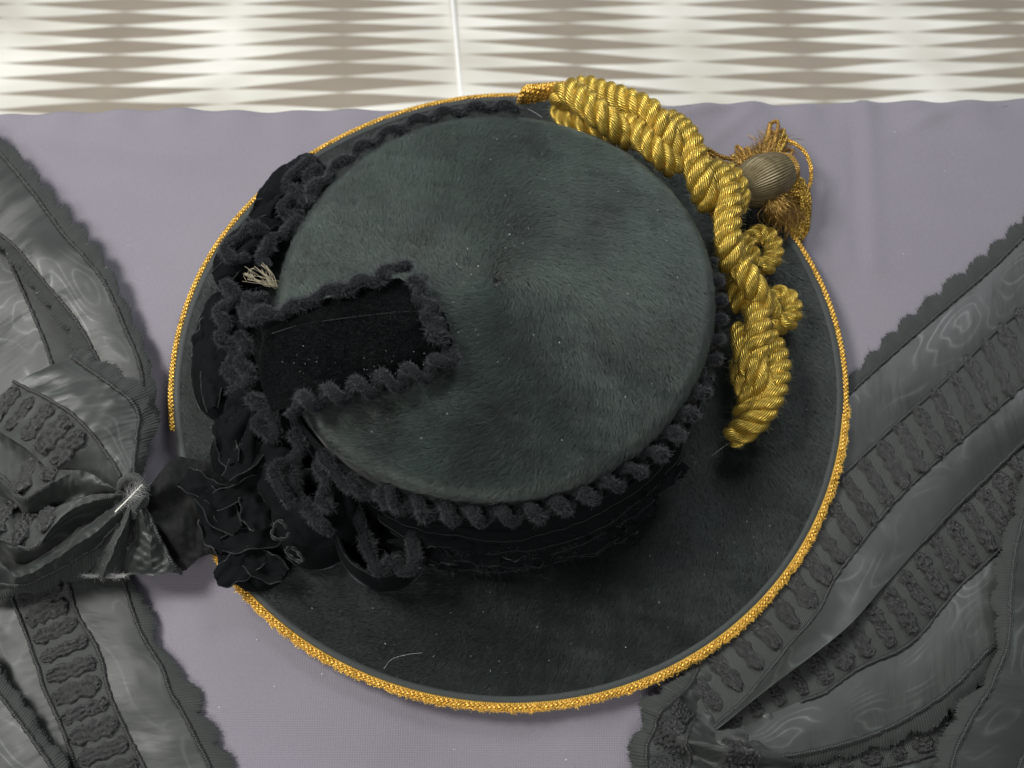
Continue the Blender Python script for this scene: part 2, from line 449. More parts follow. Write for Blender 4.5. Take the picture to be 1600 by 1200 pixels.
# gold edging: a twisted cord along the rim, doubled with a frayed row at the front
ang = np.linspace(math.radians(207), math.radians(553), 560)
ed = brim_pt(np.full_like(ang, .1702), ang, .0002)
v, f, u = twisted(ed, 2, .00078, .00096, .0046, .00055, 8)
mesh('gold_edging', v, f, M_goldedge, brim, uv=u)
ang2 = np.linspace(math.radians(213), math.radians(350), 300)
ed2 = brim_pt(np.full_like(ang2, .1690), ang2, .0008)
v, f, u = tube(ed2, .0007, 6); mesh('gold_edging', v, f, M_goldedge, brim, uv=u)
n = 26000
a = rng.uniform(math.radians(212), math.radians(352), n)
clump = .55 + .45 * np.sin(a * 140 + 3 * np.sin(a * 31)) * np.sin(a * 57)
r0 = .1698 + rng.normal(0, .0005, n)
p0 = brim_pt(r0, a, 0) + np.c_[np.zeros((n, 2)), rng.uniform(-.0015, .0010, n)]
out = np.c_[np.cos(a), np.sin(a), np.zeros(n)]; tan = np.c_[-np.sin(a), np.cos(a), np.zeros(n)]
L = (.0012 + .0016 * rng.random(n)) * (.6 + .6 * clump)
d = out + tan * rng.normal(.2, .7, n)[:, None] + np.c_[np.zeros((n, 2)), rng.normal(-.1, .5, n)]
d /= np.linalg.norm(d, axis=1)[:, None]
M_edgefuzz = mat_simple('gold_frayed_thread', (.80, .50, .09), .38, .6); M_edgefuzz.node_tree.nodes['Principled BSDF'].inputs['Metallic'].default_value = .6
hair('frayed_gold_row', np.stack([p0, p0 + d * (L * .55)[:, None] + tan * (L * rng.normal(0, .3, n))[:, None], p0 + d * L[:, None]], 1), .00011, .00008, M_edgefuzz, brim)

# plush pile
def pile(n, pos_fn, normal_fn, dir_fn, L, Lv, lift, r0, r1, mat, parent, name='plush_pile'):
    p = pos_fn(n); nrm = normal_fn(p); d = dir_fn(p)
    d = d - nrm * (d * nrm).sum(1)[:, None]; d /= np.linalg.norm(d, axis=1)[:, None]
    ln = L * (1 + Lv * rng.normal(size=len(p))).clip(.3, 1.9); lf = np.abs(lift * (1 + .5 * rng.normal(size=len(p))))
    a = p; b = p + (d * .45 + nrm * lf[:, None]) * ln[:, None]; c = p + (d * 1.0 + nrm * (lf * 1.05)[:, None]) * ln[:, None]
    return hair(name, np.stack([a, b, c], 1), r0, r1, mat, parent)
S_a, S_b, S_c = Sines(3, 70, 9, 11), Sines(3, 220, 9, 12), Sines(3, 500, 9, 13)
def rot(d, a):
    c, s = np.cos(a), np.sin(a)
    return np.stack([d[:, 0] * c - d[:, 1] * s, d[:, 0] * s + d[:, 1] * c, d[:, 2]], -1)
def crown_pos(n):
    q = np.sqrt(rng.random(n)) * 1.12; t_ = rng.random(n) * 2 * np.pi
    q = np.where(q > 1, 1 + (q - 1) * 3.3, q)
    return crown_pt(q, t_)
def crown_nrm(p):
    x, y = p[:, 0] - CX, p[:, 1] - CY; r = np.hypot(x, y); th_ = np.arctan2(y, x)
    e = np.clip((r / rfac(th_) - (R_CR - FIL)) / FIL, 0, .98)
    s = np.where(e > 0, e, .0013 * r / .0098)
    n_ = np.stack([x / (r + 1e-9) * s, y / (r + 1e-9) * s, np.sqrt(1 - s ** 2)], -1)
    return n_ / np.linalg.norm(n_, axis=1)[:, None]
def swirl(p, base):
    x, y = p[:, 0] - CX, p[:, 1] - CY; r = np.hypot(x, y) + 1e-6
    d = np.stack([x / r, y / r, 0 * x], -1)
    k = r / (r + .012)
    return rot(d, base + k * (.30 * S_a(p) + .34 * S_b(p) + .30 * S_c(p)) + rng.normal(0, .24, len(p)))
pile(320000, crown_pos, crown_nrm, lambda p: swirl(p, -.85), .0029, .35, .15, .000062, .000025, M_plush, crown)
def brim_pos(n):
    r = np.sqrt(rng.uniform(.096 ** 2, (.1660) ** 2, n)); t_ = rng.random(n) * 2 * np.pi
    return brim_pt(r, t_)
pile(340000, brim_pos, lambda p: np.tile([0, 0, 1.0], (len(p), 1)), lambda p: swirl(p, -.95), .0025, .35, .12, .000065, .000025, M_brimplush, brim)

# ------------------------------------------------------------------ chenille and velvet trim
def chenille(path, parent, r=.0030, fuzz=.0012, dens=1.5, step=.0007, name='chenille_cord'):
    """thick fuzzy cord: a core and a brush of fibres round it"""
    n = max(10, int(length(path) / step)); p = spline(path, n)
    rr = r * (1 + .18 * np.sin(np.arange(n) * .37 + rng.random() * 6)) * .75
    rr[:3] *= [.3, .6, .85]; rr[-3:] *= [.85, .6, .3]
    v, f, u = tube(p, rr, 8)
    o = mesh(name, v, f, M_core, parent, uv=u)
    t, nn, bb = frames(p)
    k = int(length(p) * 62000 * dens)
    i = rng.integers(0, n, k); a = rng.random(k) * 2 * np.pi
    d = np.cos(a)[:, None] * nn[i] + np.sin(a)[:, None] * bb[i]
    root = p[i] + d * (rr[i] * .85)[:, None] + t[i] * rng.normal(0, step * .6, k)[:, None]
    d2 = d + .45 * rng.normal(size=(k, 3)) + t[i] * .25
    ln = fuzz * (.45 + .8 * rng.random(k)) * (1 + .4 * np.sin(i * .21))
    mid = root + d * (ln * .5)[:, None]
    hair('chenille_fuzz', np.stack([root, mid, root + d2 * ln[:, None]], 1), .00007, .00004, M_chen, o)
    return o
def helix(path, R, pitch, flat=1.0, phase=0., step=.0006, wob=.15):
    n = int(length(path) / step); p = spline(path, n); t, nn, bb = frames(p)
    s = np.r_[0, np.cumsum(np.linalg.norm(np.diff(p, axis=0), axis=1))]
    a = phase + s / pitch * 2 * np.pi + wob * np.sin(s * 170 + phase)
    return p + R * (np.cos(a)[:, None] * nn + flat * np.sin(a)[:, None] * bb)
def ring(a0, a1, dr, z, n=120):
    a = np.radians(np.linspace(a0, a1, n)); p = crown_pt(np.full(n, 1.5), a)
    k = rfac(a); p[:, 0] += dr * np.cos(a); p[:, 1] += dr * np.sin(a); p[:, 2] = z(np.linspace(a0, a1, n)) if callable(z) else z
    return p
M_net = mat_simple('frayed_net', (.020, .023, .024), .8, .3, .5, .4, nscale=1400, nstr=1.0, ndist=.0008, var=.5)
# hatband of velvet round the crown wall
def hatband():
    a = np.linspace(0, 2 * np.pi, 240, endpoint=False); V = []
    prof = [(.0008, .050), (.0030, .0515), (.0042, .048), (.0040, .040), (.0048, .036), (.0052, .031), (.0044, .027), (.0058, .022), (.0064, .016), (.0052, .012), (.0068, .007), (.0075, .001), (.002, -.0005)]
    for j, (dr, z) in enumerate(prof):
        p = crown_pt(np.full(240, 1.5), a); w = .0007 * np.sin(7 * a + j * 1.3) + .0004 * np.sin(17 * a + j * 2.1)
        p[:, 0] += (dr + w) * np.cos(a); p[:, 1] += (dr + w) * np.sin(a); p[:, 2] = z + w * .8
        V.append(p)
    return mesh('hatband', np.concatenate(V), grid_faces(len(prof), 240, True), M_velvet, hat)
band = hatband()
# ladder of chenille coiled along the band's upper edge (front, then the far side)
chenille(helix(ring(241, 338, .0035, .0545), .0036, .0118, 1.0, .6), hat, .0031, .0011)
chenille(helix(ring(338, 372, .0030, .052), .0030, .0100, 1.0, .2), hat, .0030, .0012)
chenille(helix(ring(152, 84, .0036, .0650), .0014, .0150, .9, .2), hat, .0026, .0012)
# folded velvet and frayed net tucked under the band at the front
def strip(a0, a1, rA, zA, rB, zB, name, mat, parent, jag=.0, seed=0, n=140):
    a = np.radians(np.linspace(a0, a1, n)); S = Sines(1, 14, 6, seed); S2 = Sines(1, 60, 6, seed + 50)
    w = np.sin(np.linspace(0, np.pi, n)) ** .35
    rows = []
    for j in range(7):
        k = j / 6
        r = rA + (rB - rA) * k * w + .0010 * S(a[:, None]) + .0005 * S2(a[:, None]) * k
        z = zA + (zB - zA) * k + .0022 * math.sin(k * math.pi) + .0012 * S(a[:, None] + 3) * k
        if j == 6: r = r + jag * rng.normal(size=n); z = z + jag * .5 * rng.normal(size=n)
        k2 = rfac(a) * 1.0
        rows.append(np.stack([CX + r * k2 * np.cos(a), CY + r * k2 * np.sin(a), np.maximum(z, .0006)], -1))
    o = mesh(name, np.concatenate(rows), grid_faces(7, n), mat, parent)
    if mat is M_velvet:
        v, f, u = tube(rows[5] + [0, 0, .0002], .00030, 5); mesh('fold_edge', v, f, M_edge, parent, uv=u)
    return o
strip(238, 332, .1030, .036, .1075, .029, 'velvet_fold', M_velvet, band, 0, 1)
strip(240, 328, .1045, .026, .1110, .019, 'velvet_fold', M_velvet, band, 0, 2)
strip(243, 322, .1055, .018, .1135, .012, 'velvet_fold', M_velvet, band, 0, 3)
strip(247, 312, .1060, .011, .1165, .004, 'velvet_fold', M_velvet, band, .0006, 4)
# crumpled light-edged tabs of cut velvet and net
tab_spots = [(math.radians(248 + 74 * rng.random()), rng.random()) for _ in range(34)]
for k, (aa, w) in enumerate(tab_spots):
    z = .006 + .020 * w; r_ = (.1060 + .0085 * (1 - w)) * float(rfac(np.array(aa))); c = np.array([CX + r_ * math.cos(aa), CY + r_ * math.sin(aa), z])
    n_, m_ = 9, 6; lx, ly = rng.uniform(.004, .011), rng.uniform(.002, .005); S = Sines(2, 3.2, 6, 300 + k)
    t1 = np.array([-math.sin(aa), math.cos(aa), 0]); t2 = np.array([math.cos(aa), math.sin(aa), -.8]); t2 /= np.linalg.norm(t2); tn = np.cross(t1, t2); tn *= np.sign(tn[2])
    rowz = []
    for i in range(n_):
        x = i / (n_ - 1) * 2 - 1
        for q in range(m_):
            y = q / (m_ - 1) * 2 - 1
            rowz.append(c + t1 * x * lx + t2 * y * ly * (1 - .35 * x * x + .25 * S(np.array([x * 2, 5.]))) + tn * (.0022 * S(np.array([x, y])) + .0012))
    rowz = np.array(rowz)
    t_ = mesh('velvet_tab', rowz, grid_faces(n_, m_), M_velvet, band)
    if k % 2 == 0:
        v, f, u = tube(spline(rowz[m_ - 1::m_], 24), .00026, 5); mesh('cut_edge', v, f, M_edge, t_, uv=u)

def crushed(px, py, z, lx, ly, an, k, parent):
    c = P(px, py, z); n_, m_ = 16, 9; S = Sines(2, 2.6, 7, 500 + k); S2 = Sines(2, 6.0, 7, 600 + k)
    rowz = []
    for i in range(n_):
        x = i / (n_ - 1) * 2 - 1
        for q in range(m_):
            y = q / (m_ - 1) * 2 - 1
            a_, b_ = x * lx, y * ly * (1 - .45 * x * x + .3 * S(np.array([x * 2, 4.])))
            rowz.append(c + [a_ * math.cos(an) - b_ * math.sin(an), a_ * math.sin(an) + b_ * math.cos(an), .0032 * S(np.array([x * 1.4, y])) + .0011 * S2(np.array([x, y]))])
    rowz = np.array(rowz); o = mesh('velvet_loop', rowz, grid_faces(n_, m_), M_velvet, parent)
    for e in (rowz[m_ - 1::m_], rowz[0::m_]):
        v, f, u = tube(spline(e, 40), .00032, 5); mesh('cut_edge', v, f, M_edge, o, uv=u)

def loft(lines, n, m=6, puff=.0, nz=0., seed=0, nf=14):
    """surface through lines (each k x 3), m spans between neighbours"""
    Ls = [spline(l, n) for l in lines]; S = Sines(3, nf * 6, 8, seed)
    rows = []; K = len(Ls)
    for j in range(K - 1):
        for q in range(m):
            w = q / m
            a, b, c, d = Ls[max(j - 1, 0)], Ls[j], Ls[j + 1], Ls[min(j + 2, K - 1)]
            p = .5 * (2 * b + (c - a) * w + (2 * a - 5 * b + 4 * c - d) * w ** 2 + (3 * b - a - 3 * c + d) * w ** 3)
            p = p.copy(); p[:, 2] += puff * math.sin(w * math.pi)
            rows.append(p)
    rows.append(Ls[-1]); R_ = np.array(rows)
    if nz:
        R_[..., 2] += nz * S(R_)
        if nz > .002: R_[..., 2] += nz * .4 * Sines(3, nf * 16, 9, seed + 9)(R_)
    return R_.reshape(-1, 3), grid_faces(len(rows), n), R_
# velvet flap lying over the crown
flap_lines = [PL([(405, 508, .066), (450, 485, .0745), (520, 462, .077), (590, 441, .0780), (622, 434, .0765)]),
              PL([(408, 518, .070), (455, 500, .0770), (530, 482, .0795), (605, 460, .0795), (652, 452, .0770)]),
              PL([(410, 530, .072), (470, 508, .0800), (540, 497, .0820), (620, 488, .0820), (690, 484, .0785)]),
              PL([(404, 560, .070), (470, 540, .0810), (550, 528, .0830), (640, 520, .0815), (704, 520, .0775)]),
              PL([(408, 600, .066), (470, 585, .0775), (550, 572, .0800), (640, 560, .0790), (704, 548, .0765)]),
              PL([(425, 645, .060), (480, 625, .0735), (550, 607, .0755), (630, 588, .075), (692, 572, .0735)])]
v, f, R_ = loft(flap_lines, 40, 8, 0, .0006, 3, 40)
flap = mesh('velvet_flap', v, f, M_velvet, hat)
n = 60000; gi = rng.integers(0, R_.shape[0] - 1, n); gj = rng.integers(0, R_.shape[1] - 1, n); a_, b_ = rng.random((n, 1)), rng.random((n, 1))
p = (R_[gi, gj] * (1 - a_) + R_[gi + 1, gj] * a_) * (1 - b_) + (R_[gi, gj + 1] * (1 - a_) + R_[gi + 1, gj + 1] * a_) * b_
d = np.array([.55, -.15, .8]) + rng.normal(0, .22, (n, 3)) + .35 * np.stack([Sines(3, 130, 8, 21)(p), Sines(3, 130, 8, 22)(p), 0 * a_[:, 0]], -1)
d *= .0010 * rng.uniform(.7, 1.2, (n, 1))
hair('velvet_nap', np.stack([p, p + d * .5, p + d], 1), .00006, .00003, mat_hair('velvet_fibre', (.0045, .0052, .0058), .35, .5), flap)
v, f, u = tube(spline(PL([(425, 521, .0760), (470, 508, .0802), (540, 497, .0823), (620, 488, .0823), (655, 486, .081)]), 60), .00026, 6)
mesh('fold_crease', v, f, M_edge, flap, uv=u)
chenille(PL([(392, 505, .072), (410, 488, .077), (440, 492, .079), (455, 478, .080), (490, 470, .080), (510, 452, .081), (545, 452, .082), (560, 437, .082), (590, 440, .083), (600, 424, .083), (630, 416, .080), (642, 418, .078)]), flap, .0029, .0013)
chenille(PL([(640, 436, .079), (660, 450, .081), (652, 468, .083), (680, 480, .083), (665, 497, .084), (690, 505, .083), (672, 520, .084), (700, 528, .082)]), flap, .0028, .0013)
chenille(helix(PL([(703, 545, .0795), (690, 568, .0785), (640, 588, .078), (580, 603, .0775), (520, 618, .0765), (450, 636, .073)]), .0034, .0115, .8, .4), flap, .0029, .0011)

# velvet loops of the bow on the left and in front
def velvet_loop(lines, n=40, m=8, seed=0, lip=True):
    v, f, R_ = loft(lines, n, m, 0, .0024, seed, 70)
    o = mesh('velvet_loop', v, f, M_velvet, hat)
    sm = o.modifiers.new('thickness', 'SOLIDIFY'); sm.thickness = .0014; sm.offset = -1
    if lip:
        e = R_[-1][5:-5]; vv, ff, uu = tube(spline(e[::3], 60), .00035, 5); mesh('cut_edge', vv, ff, M_edge, o, uv=uu)
    return o
def petal(pts, z0, z1, droop, seed=0):
    """a rounded ribbon loop: outline from the base round the tip, domed"""
    o_ = PL([(x, y, z0) for x, y in pts]); c = (o_[0] + o_[-1]) / 2 * .7 + o_.mean(0) * .3 + [0, 0, z1 - z0]
    n = 48; e = spline(o_, n); lines = []
    for k in (.02, .3, .55, .75, .9, 1.0):
        zz = z0 + (z1 - z0) * math.sqrt(max(0, 1 - k ** 2.6))
        q = c + (e - c) * k; q[:, 2] = zz - droop * (k ** 6)
        q[:, 2] += .0017 * math.sin(min(k, .95) * 3.2) * np.sin(np.linspace(0, 17 + 3 * (seed % 3), n) + seed) * (1 + .5 * np.sin(np.arange(n) * .31 + seed))
        lines.append(q)
    return velvet_loop(lines, n, 5, seed)
petal([(500, 320), (515, 285), (500, 250), (470, 252), (430, 280), (402, 318), (392, 350), (420, 372)], .010, .026, .004, 1)
petal([(470, 365), (420, 350), (380, 360), (348, 392), (335, 430), (360, 455), (410, 440)], .010, .027, .004, 2)
petal([(420, 470), (370, 455), (330, 470), (305, 530), (300, 590), (318, 640), (360, 650), (410, 600)], .006, .020, .004, 3)
petal([(430, 600), (390, 600), (355, 640), (338, 690), (334, 735), (360, 760), (400, 770), (420, 700)], .008, .026, .004, 4)
petal([(470, 700), (430, 690), (402, 700), (398, 740), (408, 790), (430, 845), (470, 880), (515, 878), (540, 850), (530, 780)], .010, .028, .005, 5)
petal([(390, 735), (352, 738), (322, 738), (300, 748), (305, 790), (330, 840), (375, 868), (425, 845)], .003, .011, .002, 6)
petal([(365, 830), (345, 855), (348, 890), (370, 912), (405, 920), (440, 900), (450, 870), (420, 840)], .003, .010, .002, 7)
for k, (x, y, z, lx, ly, an) in enumerate([(318, 762, .0135, .012, .006, -.5), (345, 800, .0150, .013, .006, -.8), (372, 770, .0190, .011, .006, .4), (335, 835, .0110, .010, .005, -1.0), (392, 842, .0140, .013, .006, .2),
                                         (375, 885, .0115, .012, .006, .5), (415, 885, .0125, .010, .006, -.4), (400, 800, .0230, .009, .006, -1.1), (352, 690, .0250, .012, .005, -1.2), (380, 720, .0250, .011, .005, .9),
                                         (330, 600, .0170, .014, .005, -1.4), (322, 520, .0150, .013, .005, 1.3), (420, 320, .0220, .011, .005, .8), (362, 415, .0230, .010, .005, .7)]):
    crushed(x, y, z, lx, ly, an, k, hat)
# front loop standing on edge, seen into
lp = [(548, 770), (532, 815), (536, 865), (560, 905), (605, 925), (645, 908), (668, 870), (664, 820), (640, 785)]
outer = [PL([(x, y, z) for x, y in lp]) for z in (.001,)]
base_c = P(600, 850, .001)
def ring_loop(scale, z): return np.array([base_c * [1, 1, 0] + (p - base_c) * [scale, scale, 0] + [0, 0, z] for p in outer[0]])
velvet_loop([ring_loop(1.0, .001), ring_loop(1.08, .008), ring_loop(1.06, .016), ring_loop(.93, .024)], 60, 5, 8)
petal([(560, 800), (560, 860), (590, 895), (630, 890), (650, 850), (640, 800)], .0015, .006, .0, 9)
petal([(520, 735), (505, 770), (510, 830), (535, 850), (560, 820), (565, 770)], .02, .034, .006, 10)

ZL = .036
for pts, dz in [
    ([(491, 248), (467, 265), (446, 286), (460, 304), (439, 325), (456, 339), (474, 332)], .030),
    ([(500, 262), (480, 275), (490, 290), (470, 300), (480, 318)], .030),
    ([(418, 360), (390, 356), (372, 374), (351, 388), (365, 405), (388, 400)], .030),
    ([(470, 340), (456, 353), (440, 368), (425, 372), (418, 388), (407, 402), (420, 415)], .034),
    ([(348, 440), (369, 465), (341, 486), (355, 510), (344, 528), (369, 545), (355, 577), (383, 598), (362, 612), (404, 622), (418, 640)], .026),
    ([(380, 462), (400, 470), (414, 462), (404, 480), (390, 500), (376, 480)], .036),
    ([(372, 520), (385, 545), (372, 565), (392, 585), (380, 610)], .028),
    ([(386, 619), (415, 638), (402, 663), (434, 682), (425, 650), (412, 625)], .034),
    ([(456, 673), (472, 698), (453, 720), (430, 733), (437, 758), (456, 790)], .044),
    ([(453, 725), (458, 752), (468, 775), (478, 790), (497, 815), (519, 834)], .040),
    ([(494, 720), (510, 749), (503, 780), (515, 795)], .044),
    ([(500, 705), (513, 722), (535, 752), (548, 765)], .050),
    ([(548, 765), (554, 790), (567, 828), (579, 866), (592, 891), (614, 875), (630, 894), (649, 879), (643, 841), (650, 820)], .026),
    ([(548, 742), (556, 760), (570, 771), (595, 774), (610, 790)], .050),
]:
    z = np.array([dz + .002 * math.sin(i * 2.1) for i in range(len(pts))])
    chenille(PL([(x, y, zz) for (x, y), zz in zip(pts, z)]), hat, .0031, .0013)
# small oval curls of cut velvet
for (px, py, z, rx, ry, an) in [(437, 830, .034, .0034, .0042, .3), (460, 866, .026, .0046, .0018, -.7)]:
    c = P(px, py, z); a = np.linspace(0, 1.9 * np.pi, 40); w = 1 + .10 * np.sin(a * 3 + px)
    x, y = rx * w * np.cos(a), ry * w * np.sin(a)
    v, f, u = tube(c + np.stack([x * math.cos(an) - y * math.sin(an), x * math.sin(an) + y * math.cos(an), .0010 * np.sin(a * 2)], -1), .0007 * (1 + .3 * np.sin(a * 7)), 7)
    mesh('velvet_curl', v, f, M_edge, hat, uv=u)
# frayed fibres under the band
n = 2600; aa = np.radians(rng.normal(280, 14, n)); w = rng.random(n)
p = np.stack([CX + (.1085 + .007 * (1 - w)) * rfac(aa) * np.cos(aa), CY + (.1085 + .007 * (1 - w)) * rfac(aa) * np.sin(aa), .006 + .018 * w + 0 * aa], -1)
keep = Sines(2, 60, 8, 77)(np.stack([aa, w * .3], -1)) > .25; p = p[keep]
d = rng.normal(0, 1, p.shape) * .0016
hair('frayed_fibres', np.stack([p, p + d * .6, p + d + rng.normal(0, .0004, p.shape)], 1), .00007, .00004, M_chen, band)
# lint specks and stray hairs
parts = []
for i in range(330):
    if rng.random() < .55:
        p = crown_pt(np.array([math.sqrt(rng.random()) * .97]), np.array([rng.random() * 6.28]))[0] + [0, 0, .0016]
    else:
        p = brim_pt(np.array([math.sqrt(rng.uniform(.118 ** 2, .158 ** 2))]), np.array([rng.uniform(3.6, 6.4)]))[0] + [0, 0, .0014]
    if Sines(3, 60, 8, 91)(p) < rng.normal(.1, .4): continue
    L_ = rng.uniform(.0002, .0010) * rng.uniform(.4, 1); a = rng.random() * 6.28
    d = np.array([math.cos(a), math.sin(a), .1]) * L_
    parts.append(tube(np.array([p, p + d * .5 + rng.normal(0, L_ * .1, 3), p + d]), rng.uniform(.00005, .00010), 4))
for pts in [((600, 1045), (612, 1030), (640, 1022), (660, 1020)), ((1112, 712), (1128, 700), (1140, 692)), ((825, 170), (836, 176), (848, 184))]:
    parts.append(tube(spline(PL([(x, y, .0025 if y > 200 else .0655) for x, y in pts]), 16), .00004, 4))
for i in range(40):
    q = P(rng.uniform(430, 670), rng.uniform(505, 590), .0815); L_ = rng.uniform(.0002, .0006); a = rng.random() * 6.28
    parts.append(tube(np.array([q, q + np.array([math.cos(a), math.sin(a), 0]) * L_]), rng.uniform(.000025, .00006), 4))
v, f, u = join(parts); tag(mesh('lint', v, f, M_lint, hat, uv=u), kind='stuff')

# ------------------------------------------------------------------ gold rope and tassel
gold = empty('knotted_rope', tuple(P(1170, 480, .0)))
tag(gold, 'thick twisted yellow-gold rope knotted along the right of the crown', 'rope')
def rope(pts, R=.0072, pitch=.0235, hand=1, phase=0.):
    R = R * .84; pitch = pitch * .86
    path = spline(PL(pts), 60)
    v, f, u = twisted(path, 3, R * .57, R * .51, pitch, .0008, 14, phase, hand)
    o = mesh('rope', v, f, M_gold, gold, uv=u)
    n = int(length(path) * 45000); i = rng.integers(0, len(v), n)
    c = v[i]; pc = spline(path, 200); near = pc[np.argmin(((c[:, None] - pc[None]) ** 2).sum(-1), 1)]
    d = c - near; d /= np.linalg.norm(d, axis=1)[:, None] + 1e-9
    d = d + .6 * rng.normal(size=d.shape); ln = rng.uniform(.0004, .0018, n)[:, None]
    hair('rope_fuzz', np.stack([c, c + d * ln * .5, c + d * ln], 1), .00003, .00002, M_goldfuzz, o)
    return o
rope([(872, 166, .046), (884, 186, .048), (908, 198, .050), (940, 206, .050), (965, 222, .048)], .0060, phase=1)
rope([(872, 160, .052), (888, 143, .060), (910, 158, .063), (940, 182, .063), (968, 204, .058), (990, 224, .050)], .0078)
rope([(905, 134, .046), (935, 143, .050), (975, 156, .057), (1012, 172, .060), (1032, 196, .060), (1044, 222, .056), (1056, 248, .048)], .0076, phase=2)
rope([(972, 186, .050), (990, 200, .058), (1010, 222, .060), (1032, 244, .058), (1056, 264, .050)], .0070, phase=.7)
rope([(1044, 190, .040), (1064, 204, .048), (1080, 228, .052), (1088, 262, .052), (1098, 295, .048), (1108, 322, .040)], .0080, phase=1.4)
rope([(1106, 262, .034), (1125, 276, .040), (1137, 305, .044), (1137, 345, .044), (1138, 385, .042), (1142, 420, .034)], .0078, phase=.2)
rope([(1128, 265, .030), (1146, 278, .036), (1155, 305, .036), (1150, 330, .030)], .0066, phase=2.4)
# coils lying out on the brim
def coil(cx, cy, rx, ry, z, a0, a1, R, grow=1.0, phase=0.):
    a = np.radians(np.linspace(a0, a1, 16)); k = np.linspace(1, grow, 16)
    return rope([(cx + rx * kk * math.cos(t_), cy + ry * kk * math.sin(t_), zz) for t_, kk, zz in zip(a, k, np.linspace(z, z + .006, 16))], R, .0200, phase=phase)
coil(1188, 392, 21, 26, .010, -165, 130, .0060)
rope([(1158, 372, .018), (1172, 392, .024), (1180, 420, .022)], .0050, phase=1.1)
rope([(1142, 395, .030), (1156, 415, .034), (1172, 440, .033), (1186, 462, .028), (1190, 490, .020)], .0074, phase=.5)
rope([(1150, 425, .022), (1152, 455, .024), (1160, 485, .022)], .0062, phase=2)
coil(1219, 484, 19, 23, .008, -170, 135, .0060)
rope([(1198, 462, .016), (1208, 480, .019), (1206, 500, .014)], .0046, phase=.3)
rope([(1172, 470, .020), (1183, 492, .026), (1184, 522, .028), (1178, 555, .026), (1184, 585, .020)], .0074, phase=1.7)
rope([(1160, 512, .018), (1164, 545, .023), (1176, 575, .025), (1192, 602, .022), (1200, 630, .015)], .0072, phase=.9)
rope([(1192, 520, .010), (1206, 540, .014), (1215, 572, .018), (1210, 605, .020), (1194, 640, .020), (1168, 668, .016), (1140, 684, .010)], .0074, phase=.1)
rope([(1158, 565, .014), (1162, 595, .018), (1172, 622, .018), (1160, 655, .012)], .0068, phase=1.3)
# whipped end of the rope at the far side
for k in range(8):
    x = 814 + k * 8
    v, f, u = twisted(spline(PL([(x - 4, 163 - k * 1.2, .049), (x + 2, 146 - k * 1.4, .057), (x + 10, 137 - k * .8, .057), (x + 20, 138, .050)]), 20), 2, .0008, .0010, .005, .0006, 6, k)
    mesh('thin_cord', v, f, M_goldedge, gold, uv=u)
v, f, u = twisted(PL([(1108, 318, .020), (1120, 345, .010), (1130, 380, .006)]), 2, .0012, .0014, .006, .0007, 6)
mesh('thin_cord', v, f, M_goldedge, gold, uv=u)

tas = empty('gold_tassel', tuple(P(1200, 290, 0.0)))
tag(tas, 'old-gold bullion tassel with grey-gold silk head lying over the brim edge', 'tassel')
# head: bound silk over a wooden core; axis runs from the cord towards upper right
A, B = P(1150, 302, .022), P(1224, 266, .014)
ax = (B - A); Lh = np.linalg.norm(ax); ax /= Lh
e1 = np.cross(ax, [0, 0, 1.0]); e1 /= np.linalg.norm(e1); e2 = np.cross(e1, ax)
ts = np.linspace(0, 1, 26); prof = .0136 * np.sin(np.pi * (.06 + .74 * ts ** .9)) ** .65
a = np.linspace(0, 2 * np.pi, 64, endpoint=False)
V, U = [], []
for t_, r in zip(ts, prof):
    for aa in a:
        rr = r * (1 + .012 * math.cos(aa * 32))
        V.append(A + ax * (t_ * Lh) + rr * (math.cos(aa) * e1 + math.sin(aa) * e2)); U.append((t_ * .1, aa / 6.2832))
F = grid_faces(26, 64, True); F.append(tuple(range(64))[::-1]); F.append(tuple(25 * 64 + k for k in range(64)))
mesh('tassel_head', V, F, M_silk, tas, uv=U)
# binding round the neck
for k in range(4):
    c = B + ax * (-.001 + .0014 * k); r = .0094 - .0006 * k
    p = np.array([c + r * (math.cos(x) * e1 + math.sin(x) * e2) for x in np.linspace(0, 2 * np.pi, 40)])
    v, f, u = tube(p, .0010, 6); mesh('neck_binding', v, f, M_oldgold, tas, uv=u)
v, f, u = tube(spline(PL([(1206, 258, .024), (1214, 262, .026), (1220, 272, .025)]), 14), .0016, 8)
mesh('neck_knot', v, f, M_straw, tas, uv=u)
